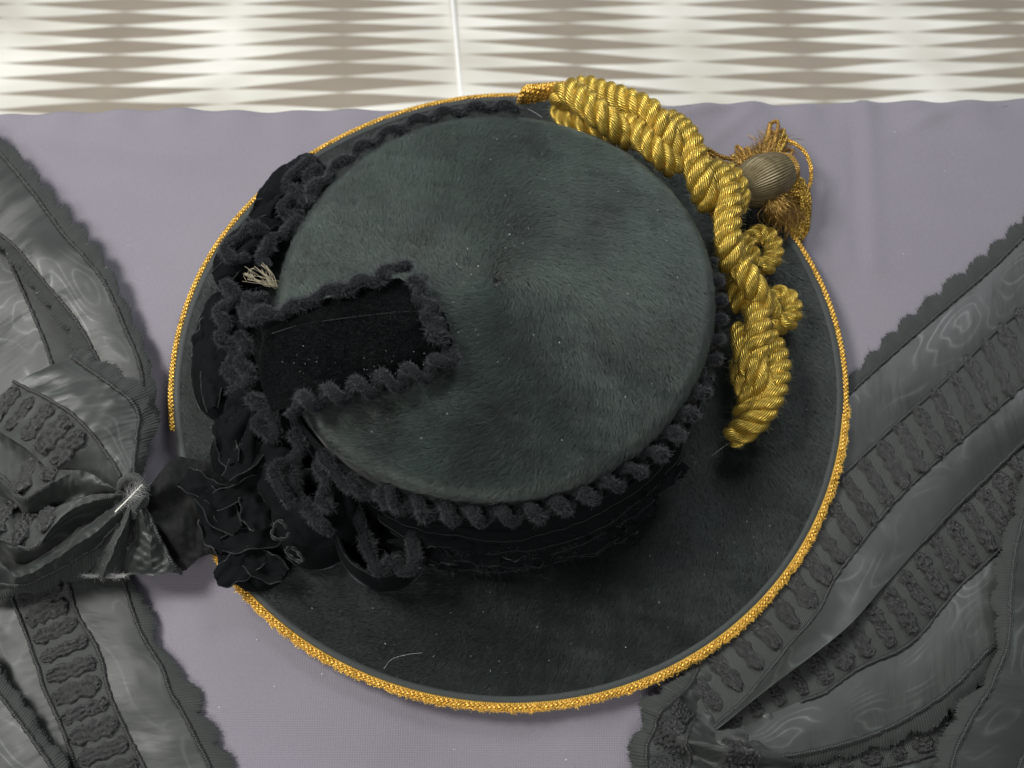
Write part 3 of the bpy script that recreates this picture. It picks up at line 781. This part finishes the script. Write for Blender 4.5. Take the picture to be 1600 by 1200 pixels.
# skirt: cords standing up behind the head and falling down over the brim edge
def bullion(pts, r=.00075, name='bullion_cord', m=None):
    v, f, u = twisted(PL(pts), 2, r * .62, r * .8, .0034, .0006, 6, rng.random() * 6)
    return mesh(name, v, f, m or M_oldgold, tas, uv=u)
for k in range(44):
    s_ = k / 43; j = rng.normal(size=8) * 3
    bullion([(1216 + 8 * s_ + j[0], 262 + 34 * s_ + j[1], .017 - .004 * s_), (1234 + 16 * math.sin(s_ * 2.6 + .4) + j[2], 276 + 26 * s_ + j[3], .013 - .005 * s_),
             (1230 + 36 * rng.random(), 308 + j[4] * 2, .006 - .004 * rng.random()), (1232 + 32 * rng.random(), 342 + j[6] * 2, -.002 - .002 * rng.random()), (1240 + 18 * rng.random(), 368 + j[7] * 2.5, -.0085)], .00105, m=M_bullion)
for k in range(22):
    ph = math.radians(160 - 135 * k / 21); h = 16 + 34 * math.exp(-((math.degrees(ph) - 72) / 22) ** 2) + rng.normal() * 7
    def ar(r_, p_, z_): return (1188 + r_ * 1.12 * math.cos(p_), 282 - r_ * math.sin(p_), z_)
    d1, d2 = rng.normal() * .20, .06 + .14 * rng.random()
    bullion([ar(30, ph, .016), ar(38 + h * .4, ph + d1, .016 + .003 * rng.random()), ar(38 + h, ph + d1 + d2 * .3, .008 + .004 * rng.random()), ar(37 + h * .85, ph + d1 + d2, .007), ar(34, ph + d2, .010)], .00070, m=M_oldgold if k % 3 else M_bullion)
n = 1500; ph = np.radians(rng.uniform(-78, 172, n)); dg = np.degrees(ph)
hh = 14 + 36 * np.exp(-((dg - 72) / 20) ** 2) + 10 * np.exp(-((dg - 130) / 30) ** 2) + 52 * np.exp(-((dg + 58) / 20) ** 2)
hh = hh * rng.uniform(.55, 1.12, n); j1, j2 = rng.normal(0, .10, n), rng.normal(0, .17, n)
def _ar(r_, p_, z_): return np.array([P(1190 + a_ * 1.05 * math.cos(b_), 282 - a_ * math.sin(b_), c_) for a_, b_, c_ in zip(np.broadcast_to(r_, n), p_, z_)])
r_in = np.where(dg > 20, rng.uniform(27, 38, n), rng.uniform(22, 36, n))
M_tassel = mat_gold('tassel_thread', (.52, .33, .09), (.24, .14, .035), .0009, .36, .55, 1.0, .5)
hair('tassel_fringe', np.stack([_ar(r_in, ph, .016 + rng.normal(0, .002, n)), _ar(r_in + hh * .45, ph + j1, .016 + rng.normal(0, .0025, n)), _ar(r_in + hh * .8, ph + (j1 + j2) * .7, .009 + rng.normal(0, .002, n)), _ar(r_in + hh, ph + j2, np.maximum(.003 + rng.normal(0, .002, n), np.where(dg < -30, -.006, .0)))], 1), .00022, .00014, M_tassel, tas)
bullion([(1212, 222, .012), (1232, 220, .011), (1256, 236, .009), (1267, 262, .006), (1264, 292, .003), (1244, 306, .004)], .0009, 'loop_cord', M_goldedge)
bullion([(1104, 232, .034), (1124, 244, .026), (1146, 250, .020), (1170, 262, .020)], .0010, 'hanging_cord')
bullion([(1108, 240, .034), (1128, 252, .024), (1150, 262, .018)], .0008, 'hanging_cord')
v, f, u = tube(spline(PL([(1203, 193, .006), (1202, 204, .008), (1198, 222, .010)]), 12), np.linspace(.0012, .0022, 12), 8)
mesh('cord_tip', v, f, M_oldgold, tas, uv=u)

# ------------------------------------------------------------------ watered-silk ribbons
motif_meshes = []
def motif_mesh(seed):
    r = np.random.default_rng(seed); S = Sines(2, 5.0, 7, seed); n, m = 46, 15; V = []; f1, f2, f3 = r.uniform(7, 10), r.uniform(3.6, 5.2), r.uniform(0, 6)
    lob = r.uniform(2.6, 4.2); ph = r.random() * 6
    for i in range(n):
        x = i / (n - 1) * 2 - 1
        w = (1 - abs(x) ** 7) ** .5 * (1 + .16 * math.sin(x * lob * 3.1 + ph))
        for j in range(m):
            y = j / (m - 1) * 2 - 1
            edge = min(1, (1 - abs(y)) * 4) * min(1, (1 - abs(x)) * 10)
            lobe = abs(math.sin(x * lob * 2.2 + ph + (1.2 if y > 0 else 0)))
            bead = abs(math.sin(x * f1 + f3 + (1.57 if y > 0 else 0)) * math.sin(y * f2 + .8 + .6 * math.sin(x * 5 + f3)))
            hgt = edge * (.10 + .95 * bead ** .7 + .30 * S(np.array([x * 3.0, y * 1.5])) + .22 * r.random())
            V.append((x * (1 + .03 * r.normal()), y * w * (1 + .06 * r.normal()), hgt))
    me = bpy.data.meshes.new('woven_motif'); me.from_pydata(V, [], grid_faces(n, m)); me.materials.append(M_motif)
    me.polygons.foreach_set('use_smooth', np.ones(len(me.polygons), bool))
    return me
for k in range(5): motif_meshes.append(motif_mesh(100 + k))
from mathutils import Matrix, Vector

def ribbon(name, label, lines, bands, cords, group=None, motifs=(), n=150, m=7, seed=0, wave=.0008, puff=.0010, fr_scallop=.004, moire=0, dz=0., crumple=.00035):
    """lines: traced border lines (pixel x, y, height z); bands[j] lies between line j and j+1: moire, ground or fringe;
    cords: {line index: (from, to) share of its length}"""
    Ls = [spline(PL([(x, y, z + dz) for x, y, z in l]), n) for l in lines]
    c0 = np.mean([l.mean(0) for l in Ls], 0)
    root = empty(name, (c0[0], c0[1], ZC)); tag(root, label, 'ribbon', group)
    S = Sines(3, 55, 9, seed); S2 = Sines(3, 160, 9, seed + 1)
    S3 = Sines(3, 420, 10, seed + 2); S4 = Sines(3, 1000, 10, seed + 3)
    def und(p): p = p.copy(); p[..., 2] += wave * S(p) + wave * .35 * S2(p) + crumple * S3(p) + crumple * .35 * S4(p); return p
    s_al = np.r_[0, np.cumsum(np.linalg.norm(np.diff(Ls[len(Ls) // 2], axis=0), axis=1))]
    V, F, U, MI = [], [], [], []; vacc = 0.; off = 0
    for j, b in enumerate(bands):
        A, B = Ls[j], Ls[j + 1]; wd = float(np.linalg.norm(B - A, axis=1).mean())
        if b in ('fringe_a', 'fringe_b'):
            # outer edge is line j (fringe_a) or line j+1 (fringe_b)
            inn, out = (B, A) if b == 'fringe_a' else (A, B)
            k = n * 4; I, O = spline(inn, k), spline(out, k)
            sx = np.linspace(0, length(I), k); d = O - I
            sc_ = .64 + .42 * np.abs(np.sin(sx * math.pi / .0172 + .5 * np.sin(sx * 60) + seed)) ** .7
            jag = np.where(rng.random(k) < .5, 1, 1 - .16 * rng.random(k)) + .05 * rng.normal(size=k)
            rows = [und(I + d * (w * sc_ * (jag if w == 1 else 1))[:, None] + np.array([0, 0, .0006 * math.sin(w * 3)])) for w in (0, .3, .6, .9, 1)]
            rv = np.concatenate(rows); uv = np.concatenate([np.c_[sx, np.full(k, w * wd)] for w in (0, .3, .6, .9, 1)])
            mesh('fringe', rv, grid_faces(5, k), M_fringe, root, uv=uv)
            # loose thread ends
            q = rng.integers(0, k, int(k * .55)); e = rows[4][q]; dd = d[q] / (np.linalg.norm(d[q], axis=1)[:, None] + 1e-9) + .6 * rng.normal(size=(len(q), 3)); ln = rng.uniform(.0003, .0010, len(q))[:, None]
            hair('thread_ends', np.stack([e - dd * .0004, e + dd * ln * .5, e + dd * ln + rng.normal(0, .0002, e.shape)], 1), .00007, .00004, M_chen, root)
            vacc += wd; continue
        rows = []
        for q in range(m + 1):
            w = q / m; p = A + (B - A) * w; p = p.copy(); p[:, 2] += puff * math.sin(w * math.pi)
            rows.append(und(p)); U.append(np.c_[s_al, np.full(n, vacc + w * wd)])
        V.append(np.concatenate(rows)); g = grid_faces(m + 1, n, off=off); F += g; MI += [0 if b == 'moire' else 1] * len(g); off += (m + 1) * n; vacc += wd
    body = mesh('silk', np.concatenate(V), F, None, root, uv=np.concatenate(U), mats=[M_moire[moire % 3], M_band], mi=MI)
    for j, (f0, f1) in cords.items():
        L = und(Ls[j]); i0, i1 = int(f0 * (n - 1)), int(f1 * (n - 1)) + 1
        p = spline(L[i0:i1], max(20, int(length(L[i0:i1]) / .0012))); p[:, 2] += .0006
        jit = rng.normal(0, .00012, p.shape); p = p + jit
        v, f, u = tube(p, .00088 * (1 + .12 * rng.normal(size=len(p))).clip(.7, 1.3), 7); mesh('edge_cord', v, f, M_cordk, root, uv=u)
    for j, ss in motifs:
        A, B = Ls[j], Ls[j + 1]
        for i, s in enumerate(ss):
            x = s * (n - 1); i0 = int(min(x, n - 2)); w = x - i0
            a, b = A[i0] * (1 - w) + A[i0 + 1] * w, B[i0] * (1 - w) + B[i0 + 1] * w
            t_ = (A[i0 + 1] - A[i0]) + (B[i0 + 1] - B[i0]); t_ /= np.linalg.norm(t_)
            X = (b - a); W = np.linalg.norm(X); X = X / W; X = X - .55 * t_ * (X @ t_); X /= np.linalg.norm(X)
            Zv = np.cross(X, t_); Zv *= np.sign(Zv[2]); Zv /= np.linalg.norm(Zv); Y = np.cross(Zv, X)
            c = und((a + b) / 2); c[2] += puff * .75 + .0002; c = c - np.array(root.location)
            sx, sy, sz = W * .40, .0038 * (1 + .12 * rng.normal()), .0014
            Mx = Matrix(((X[0] * sx, Y[0] * sy, Zv[0] * sz, c[0]), (X[1] * sx, Y[1] * sy, Zv[1] * sz, c[1]), (X[2] * sx, Y[2] * sy, Zv[2] * sz, c[2]), (0, 0, 0, 1)))
            o = bpy.data.objects.new('woven_motif', motif_meshes[(i * 3 + j + seed) % 5]); COL.objects.link(o); o.parent = root; o.matrix_local = Mx
    return root
def zs(pts, z0, z1=None):
    z1 = z0 if z1 is None else z1
    return [(x, y, z0 + (z1 - z0) * i / max(1, len(pts) - 1)) for i, (x, y) in enumerate(pts)]

# right: the wide ribbon running out from under the brim
R1 = [
    zs([(1760, 205), (1640, 300), (1600, 335), (1545, 385), (1465, 450), (1388, 520), (1322, 592), (1240, 670), (1120, 790), (980, 930)], -.0050),
    zs([(1770, 225), (1640, 336), (1600, 370), (1550, 419), (1465, 492), (1385, 562), (1319, 623), (1240, 700), (1120, 820), (985, 950)], -.0045),
    zs([(1780, 325), (1650, 437), (1600, 480), (1553, 520), (1491, 582), (1440, 628), (1388, 674), (1333, 727), (1302, 756), (1200, 860), (1100, 970), (1030, 1050)], -.0035, -.0055),
    zs([(1770, 455), (1650, 556), (1600, 600), (1556, 640), (1475, 710), (1395, 787), (1333, 865), (1304, 904), (1279, 954), (1237, 1004), (1200, 1050), (1162, 1094), (1104, 1145)], -.002, -.002),
    [(1780, 525, -.002), (1650, 645, -.002), (1592, 698, -.002), (1525, 762, -.002), (1475, 812, -.001), (1435, 855, .0), (1387, 908, .001), (1352, 950, .003), (1318, 985, .006), (1255, 1035, .007), (1195, 1080, .005), (1118, 1142, .001)],
    [(1780, 527, -.003), (1650, 646, -.003), (1592, 699, -.003), (1525, 763, -.003), (1475, 813, -.002), (1435, 856, -.001), (1387, 910, -.001), (1346, 946, -.003), (1290, 985, -.0055), (1225, 1035, -.006), (1165, 1085, -.006), (1110, 1140, -.006)],
    zs([(1790, 640), (1660, 770), (1567, 855), (1504, 912), (1471, 950), (1442, 987), (1408, 1015), (1367, 1033), (1333, 1050), (1287, 1083), (1240, 1100), (1129, 1150)], -.003, -.004),
    zs([(1800, 800), (1660, 930), (1554, 1008), (1525, 1037), (1492, 1071), (1450, 1102), (1400, 1131), (1346, 1154), (1283, 1171), (1217, 1181), (1150, 1165)], .001, .001),
    zs([(1830, 830), (1690, 960), (1580, 1040), (1540, 1075), (1505, 1105), (1460, 1137), (1400, 1162), (1330, 1182), (1250, 1198), (1200, 1200), (1140, 1185)], .0, -.003)]
ribbon('silk_ribbon', 'wide black watered-silk ribbon fanning to upper right from under the brim', R1,
       ['fringe_a', 'moire', 'ground', 'moire', 'moire', 'ground', 'moire', 'fringe_b'],
       {1: (0, 1), 2: (0, 1), 3: (0, 1), 4: (0, .56), 6: (0, .86), 7: (0, 1)}, 'black silk ribbons', [(2, np.linspace(.02, .97, 26)), (5, np.linspace(.03, .97, 24))], seed=2, n=220, dz=-.0033)
R2 = [
    zs([(1640, 640), (1600, 712), (1587, 779), (1571, 825), (1554, 875), (1549, 958), (1556, 1000), (1533, 1067), (1496, 1100), (1471, 1150), (1450, 1210), (1440, 1260)], .004),
    zs([(1670, 650), (1620, 730), (1602, 796), (1585, 867), (1579, 933), (1575, 1000), (1550, 1067), (1521, 1117), (1496, 1167), (1485, 1205), (1475, 1260)], .007),
    zs([(1790, 670), (1740, 760), (1720, 830), (1700, 900), (1690, 960), (1680, 1020), (1660, 1080), (1630, 1130), (1600, 1180), (1585, 1215), (1570, 1270)], .006, .003),
    zs([(1870, 700), (1840, 790), (1820, 860), (1800, 930), (1790, 990), (1780, 1050), (1760, 1110), (1730, 1160), (1700, 1210), (1680, 1240), (1660, 1290)], .004)]
ribbon('silk_ribbon', 'black watered-silk ribbon with frayed edge running down the right margin', R2, ['fringe_a', 'moire', 'ground'], {1: (0, 1), 2: (0, 1)}, 'black silk ribbons', [(2, np.linspace(.05, .95, 14))], seed=5, moire=1)
R3 = [
    [(1075, 1030, -.006), (1060, 1056, -.004), (1032, 1075, .000), (1000, 1096, .002), (1000, 1125, .001), (982, 1160, .001), (985, 1205, .002), (975, 1250, .002)],
    [(1090, 1045, -.006), (1076, 1072, -.003), (1052, 1095, .003), (1030, 1115, .006), (1022, 1140, .004), (1010, 1170, .006), (1010, 1210, .004), (1005, 1250, .004)],
    [(1120, 1060, -.006), (1105, 1090, -.005), (1090, 1115, -.003), (1075, 1140, .005), (1072, 1160, .010), (1078, 1180, .002), (1070, 1215, .006), (1060, 1255, .004)],
    [(1150, 1080, -.006), (1130, 1105, -.005), (1122, 1130, -.004), (1118, 1155, .004), (1130, 1170, .009), (1120, 1195, .003), (1125, 1220, .007), (1120, 1255, .004)],
    [(1180, 1100, -.006), (1170, 1120, -.005), (1165, 1145, -.004), (1172, 1165, .002), (1185, 1180, .006), (1180, 1200, .002), (1190, 1225, .005), (1190, 1255, .004)],
    [(1230, 1110, -.006), (1225, 1130, -.006), (1225, 1150, -.005), (1232, 1175, -.003), (1240, 1190, .001), (1240, 1205, -.002), (1250, 1230, .002), (1250, 1255, .002)]]
ribbon('silk_ribbon', 'crumpled frayed end of black silk ribbon at the foot of the brim', R3, ['fringe_a', 'ground', 'moire', 'ground', 'moire'], {1: (0, 1), 2: (.3, 1), 4: (.3, 1)}, 'black silk ribbons', [(1, [.35, .5, .65, .8]), (3, [.5, .62, .75])], seed=8, moire=2, wave=.0016, dz=-.002, crumple=.0020)
R4 = [
    zs([(1200, 1130), (1300, 1120), (1400, 1085), (1480, 1045), (1560, 985)], -.0062),
    zs([(1190, 1165), (1300, 1160), (1410, 1130), (1500, 1090), (1590, 1030)], -.0062),
    zs([(1180, 1215), (1300, 1210), (1420, 1190), (1530, 1150), (1640, 1090)], -.0055),
    zs([(1170, 1270), (1300, 1265), (1430, 1250), (1560, 1215), (1690, 1160)], -.005)]
ribbon('silk_ribbon', 'shadowed lower layer of black silk ribbon at the bottom right edge', R4, ['moire', 'ground', 'moire'], {1: (0, 1), 2: (0, 1)}, 'black silk ribbons', [(1, np.linspace(.1, .9, 10))], seed=11, dz=-.0035)

# left: two streamers at the top, gathered bow, two streamers at the bottom
L1 = [
    zs([(-60, 150), (-20, 190), (10, 220), (45, 253), (75, 292), (110, 330), (145, 372), (172, 413), (192, 457), (211, 500), (231, 550), (243, 600), (250, 660)], -.001, .001),
    zs([(-70, 175), (-30, 212), (0, 240), (30, 275), (60, 313), (97, 363), (130, 400), (160, 437), (182, 480), (198, 520), (215, 560), (225, 610), (230, 670)], .002, .003),
    [(-130, 260, .004), (-80, 300, .004), (-40, 335, .004), (0, 366, .004), (30, 393, .004), (60, 430, .004), (97, 473, .004), (123, 507, .004), (143, 543, .004), (165, 590, .003), (180, 640, .002)],
    zs([(-150, 280), (-100, 315), (-60, 345), (-20, 378), (12, 405), (42, 445), (76, 487), (100, 520), (118, 555), (135, 600), (150, 650)], .0, .0)]
ribbon('silk_ribbon', 'black watered-silk streamer entering at upper left above the bow', L1, ['fringe_a', 'moire', 'fringe_b'], {1: (0, .9), 2: (0, 1)}, 'black silk ribbons', seed=14, moire=1, wave=.0012, fr_scallop=.006)
L1b = [
    zs([(-60, 205), (-5, 280), (42, 335), (80, 390), (112, 440), (138, 495), (158, 555), (172, 620)], -.005),
    zs([(-110, 265), (-50, 330), (0, 378), (20, 420), (43, 470), (63, 517), (80, 563), (95, 620)], -.002),
    zs([(-200, 330), (-150, 400), (-100, 450), (-75, 500), (-50, 550), (-30, 600), (-12, 650), (0, 700)], -.003),
    zs([(-300, 380), (-250, 450), (-200, 500), (-170, 550), (-150, 600), (-130, 650), (-110, 700), (-100, 750)], -.005)]
ribbon('silk_ribbon', 'lower black silk streamer at the left margin beneath the other', L1b, ['ground', 'moire', 'ground'], {1: (0, 1), 2: (0, 1)}, 'black silk ribbons', [(2, np.linspace(.1, .9, 10))], seed=17, dz=-.003)
L5 = [
    zs([(195, 870), (210, 914), (235, 945), (249, 1002), (280, 1041), (310, 1075), (321, 1109), (352, 1165), (368, 1200), (400, 1260)], -.005),
    zs([(180, 870), (195, 914), (207, 953), (224, 996), (255, 1047), (266, 1081), (286, 1115), (309, 1160), (326, 1194), (355, 1255)], -.003),
    zs([(92, 860), (105, 905), (119, 956), (153, 1016), (167, 1070), (181, 1109), (201, 1152), (224, 1197), (250, 1260)], -.002),
    zs([(5, 890), (21, 939), (42, 993), (59, 1041), (71, 1081), (91, 1123), (110, 1174), (119, 1200), (140, 1265)], -.003),
    zs([(-70, 920), (-45, 970), (-30, 1020), (-15, 1070), (0, 1115), (20, 1160), (35, 1200), (45, 1230), (60, 1290)], -.0055),
    zs([(-110, 940), (-85, 990), (-70, 1040), (-55, 1090), (-40, 1135), (-20, 1180), (-5, 1220), (5, 1250), (20, 1310)], -.006)]
ribbon('silk_ribbon', 'black silk streamer hanging below the bow towards the bottom left', L5, ['fringe_a', 'moire', 'ground', 'moire', 'ground'], {1: (0, 1), 2: (0, 1), 3: (0, 1)}, 'black silk ribbons', [(2, np.linspace(.06, .95, 12))], seed=20, moire=2, dz=-.003)
L7 = [
    zs([(-60, 985), (0, 1032), (15, 1070), (48, 1100), (62, 1140), (92, 1165), (108, 1200), (130, 1250)], .0005),
    zs([(-80, 1020), (-20, 1062), (0, 1087), (37, 1135), (60, 1168), (82, 1200), (110, 1260)], .003),
    zs([(-190, 1070), (-130, 1130), (-105, 1165), (-65, 1205), (-40, 1240), (-20, 1270), (10, 1320)], .001)]
ribbon('silk_ribbon', 'corner of black watered-silk ribbon with frayed edge at bottom left', L7, ['fringe_a', 'moire'], {1: (0, 1)}, 'black silk ribbons', seed=23)
# bow: upper flap
L2 = [
    [(128, 545, .016), (160, 560, .016), (190, 578, .015), (226, 606, .014), (241, 633, .012), (247, 667, .011), (234, 705, .012), (218, 760, .014)],
    [(112, 558, .019), (147, 583, .020), (180, 607, .020), (205, 626, .019), (217, 650, .017), (214, 690, .016), (210, 730, .018), (208, 768, .018)],
    [(22, 597, .020), (67, 620, .022), (107, 643, .023), (143, 677, .022), (160, 700, .020), (178, 725, .020), (192, 750, .020), (204, 772, .018)],
    [(-30, 655, .016), (5, 678, .019), (42, 702, .020), (82, 737, .019), (110, 745, .015), (140, 752, .012), (170, 762, .014), (202, 776, .017)]]
ribbon('silk_bow_loop', 'flat upper loop of the black silk bow with broad woven motifs', L2, ['fringe_a', 'moire', 'ground'], {1: (0, .95), 2: (0, .9)}, 'black silk bow', [(2, [.06, .18, .30, .42, .54])], seed=26, wave=.0006, crumple=.0009)
K = (206, 776)
def fold(pts, zz): return [(x, y, z) for (x, y), z in zip(pts + [K], zz + [.018])]
L3 = [
    [(-60, 615, .006), (0, 648, .008), (55, 690, .010), (110, 732, .011), (160, 755, .014), (206, 776, .018)],
    [(-60, 715, .015), (0, 742, .018), (34, 777, .021), (62, 764, .023), (127, 737, .021), (170, 758, .019), (206, 776, .018)],
    [(-60, 760, .006), (0, 775, .008), (40, 802, .010), (78, 792, .011), (130, 776, .012), (175, 772, .015), (206, 776, .018)],
    [(-60, 825, .018), (0, 842, .021), (50, 856, .024), (84, 822, .026), (120, 792, .024), (178, 778, .020), (206, 777, .018)],
    [(-60, 856, .006), (0, 866, .007), (34, 880, .008), (88, 852, .010), (132, 816, .011), (182, 786, .014), (206, 778, .018)],
    [(-60, 884, .016), (0, 882, .018), (28, 900, .020), (96, 868, .024), (146, 836, .023), (188, 796, .019), (206, 779, .018)],
    [(-60, 915, .008), (0, 912, .010), (33, 913, .011), (83, 893, .013), (130, 867, .014), (160, 847, .015), (195, 805, .016)],
    [(-60, 945, .000), (0, 938, .001), (60, 925, .003), (104, 912, .005), (150, 885, .008), (190, 830, .012)]]
ribbon('silk_bow_loop', 'gathered puckered black silk of the bow below its flat loop', L3, ['ground', 'moire', 'ground', 'moire', 'moire', 'moire', 'fringe_b'], {1: (.1, .6), 3: (0, .5), 6: (0, .95)}, 'black silk bow', [(2, [.12, .26, .4, .54]), (0, [.45, .58])], seed=29, wave=.0022, puff=.002, moire=1, crumple=.0018, m=10)
L4 = [
    [(203, 782, .018), (188, 815, .012), (165, 850, .009), (142, 880, .006), (128, 902, .003)],
    [(206, 784, .022), (196, 820, .023), (182, 852, .020), (168, 880, .015), (160, 903, .008)],
    [(210, 784, .018), (208, 820, .010), (202, 852, .006), (196, 876, .004), (190, 898, .002)],
    [(214, 782, .020), (226, 815, .019), (234, 848, .017), (236, 875, .012), (240, 899, .006)],
    [(217, 779, .018), (236, 810, .015), (252, 845, .012), (266, 872, .008), (283, 896, .003)]]
ribbon('silk_bow_tail', 'short black silk tail fanning down from the knot of the bow', L4, ['ground', 'moire', 'moire', 'moire'], {4: (0, 1), 2: (0, .6)}, 'black silk bow', seed=32, wave=.0010, moire=2, crumple=.0024, m=12)
# knot
kn = []
for k in range(7):
    a0 = k * .9
    kn.append(tube(spline(np.array([P(206, 776, .018) + np.array([.006 * math.cos(a0 + x) * (1 + .2 * math.sin(3 * x)), .008 * math.sin(a0 + x), .0045 * math.sin(x * 1.5 + k)]) for x in np.linspace(0, 2.6, 7)]), 30), .0017 + .0006 * rng.random(), 8))
v, f, u = join(kn); o = mesh('silk_knot', v, f, M_band, uv=u)
tag(o, 'tight knot where the black silk bow is gathered', 'knot')
# dark sheer ribbon from the bow up on to the brim
L6 = [PL([(214, 775, .012), (240, 752, .010), (262, 725, .010), (285, 715, .008), (330, 722, .004)]),
      PL([(216, 782, .017), (245, 770, .016), (272, 752, .015), (300, 745, .010), (350, 760, .003)]),
      PL([(220, 792, .010), (248, 795, .007), (278, 790, .006), (305, 790, .006), (360, 800, .003)]),
      PL([(226, 805, .013), (252, 825, .011), (282, 830, .012), (312, 825, .008), (365, 835, .003)]),
      PL([(234, 825, .006), (256, 856, .002), (286, 866, .004), (318, 850, .005), (360, 860, .002)]),
      PL([(242, 848, .002), (262, 882, -.002), (285, 893, .000), (322, 868, .002), (355, 872, .001)])]
v, f, _ = loft(L6, 50, 7, 0, .0022, 40, 60)
o = mesh('sheer_ribbon', v, f, M_organza)
tag(o, 'dark sheer black ribbon joining the silk bow to the hat brim', 'ribbon')

# ------------------------------------------------------------------ small loose things
_p = []
for k in range(34):
    b0 = P(428 + rng.normal() * 4, 446 + rng.normal() * 4, .040); t0 = P(rng.uniform(374, 420), rng.uniform(408, 440), .042 + .004 * rng.random())
    if k % 4 == 0: b0, t0 = P(rng.uniform(376, 400), rng.uniform(415, 440), .043), P(rng.uniform(384, 410), rng.uniform(415, 440), .046)
    _p.append(tube(spline(np.array([b0, (b0 + t0) / 2 + rng.normal(0, .0010, 3), t0]), 10), rng.uniform(.00006, .00012), 5))
v, f, u = join(_p); tag(mesh('straw_wisp', v, f, M_straw, uv=u), 'small tangle of pale stiff straw stuck in the trim left of the crown', 'straw')
def feather():
    base, tip = P(180, 800, .020), P(222, 757, .030)
    sh = spline(np.array([base, (base + tip) / 2 + [.0008, 0, .001], tip]), 40)
    v, f, u = tube(sh, np.linspace(.00035, .00012, 40), 5)
    o = mesh('white_feather', v, f, mat_simple('quill', (.75, .74, .68), .5), uv=u)
    tag(o, 'tiny white downy feather caught on the knot of the silk bow', 'feather')
    n = 150; t_ = rng.beta(2.4, 1.5, n); i = (t_ * 39).astype(int); d0 = (tip - base) / np.linalg.norm(tip - base); side = np.cross(d0, [0, 0, 1.0])
    sg = np.where(rng.random(n) < .5, -1, 1)
    d = d0 * .8 + side * (sg * rng.uniform(.5, 1.4, n))[:, None] + rng.normal(0, .35, (n, 3)); L = rng.uniform(.0015, .0058, n)[:, None]
    p = sh[i]; hair('feather_down', np.stack([p, p + d * L * .5, p + d * L + rng.normal(0, .0006, (n, 3))], 1), .00005, .00003, M_white, o)
    n = 260; x = rng.uniform(128, 196, n); p = np.array([P(a, 899 + rng.normal(0, 1.2), .006 + .002 * rng.random()) for a in x])
    d = np.c_[rng.normal(.2, 1, n), rng.normal(-.2, .4, n), rng.normal(.2, .3, n)] * .0022
    oo = hair('white_thread_fray', np.stack([p, p + d * .6, p + d + rng.normal(0, .0004, (n, 3))], 1), .00006, .00004, M_white, None, kind=None)
    tag(oo, 'row of pale frayed threads along the cut end of the bow tail', 'threads')
feather()
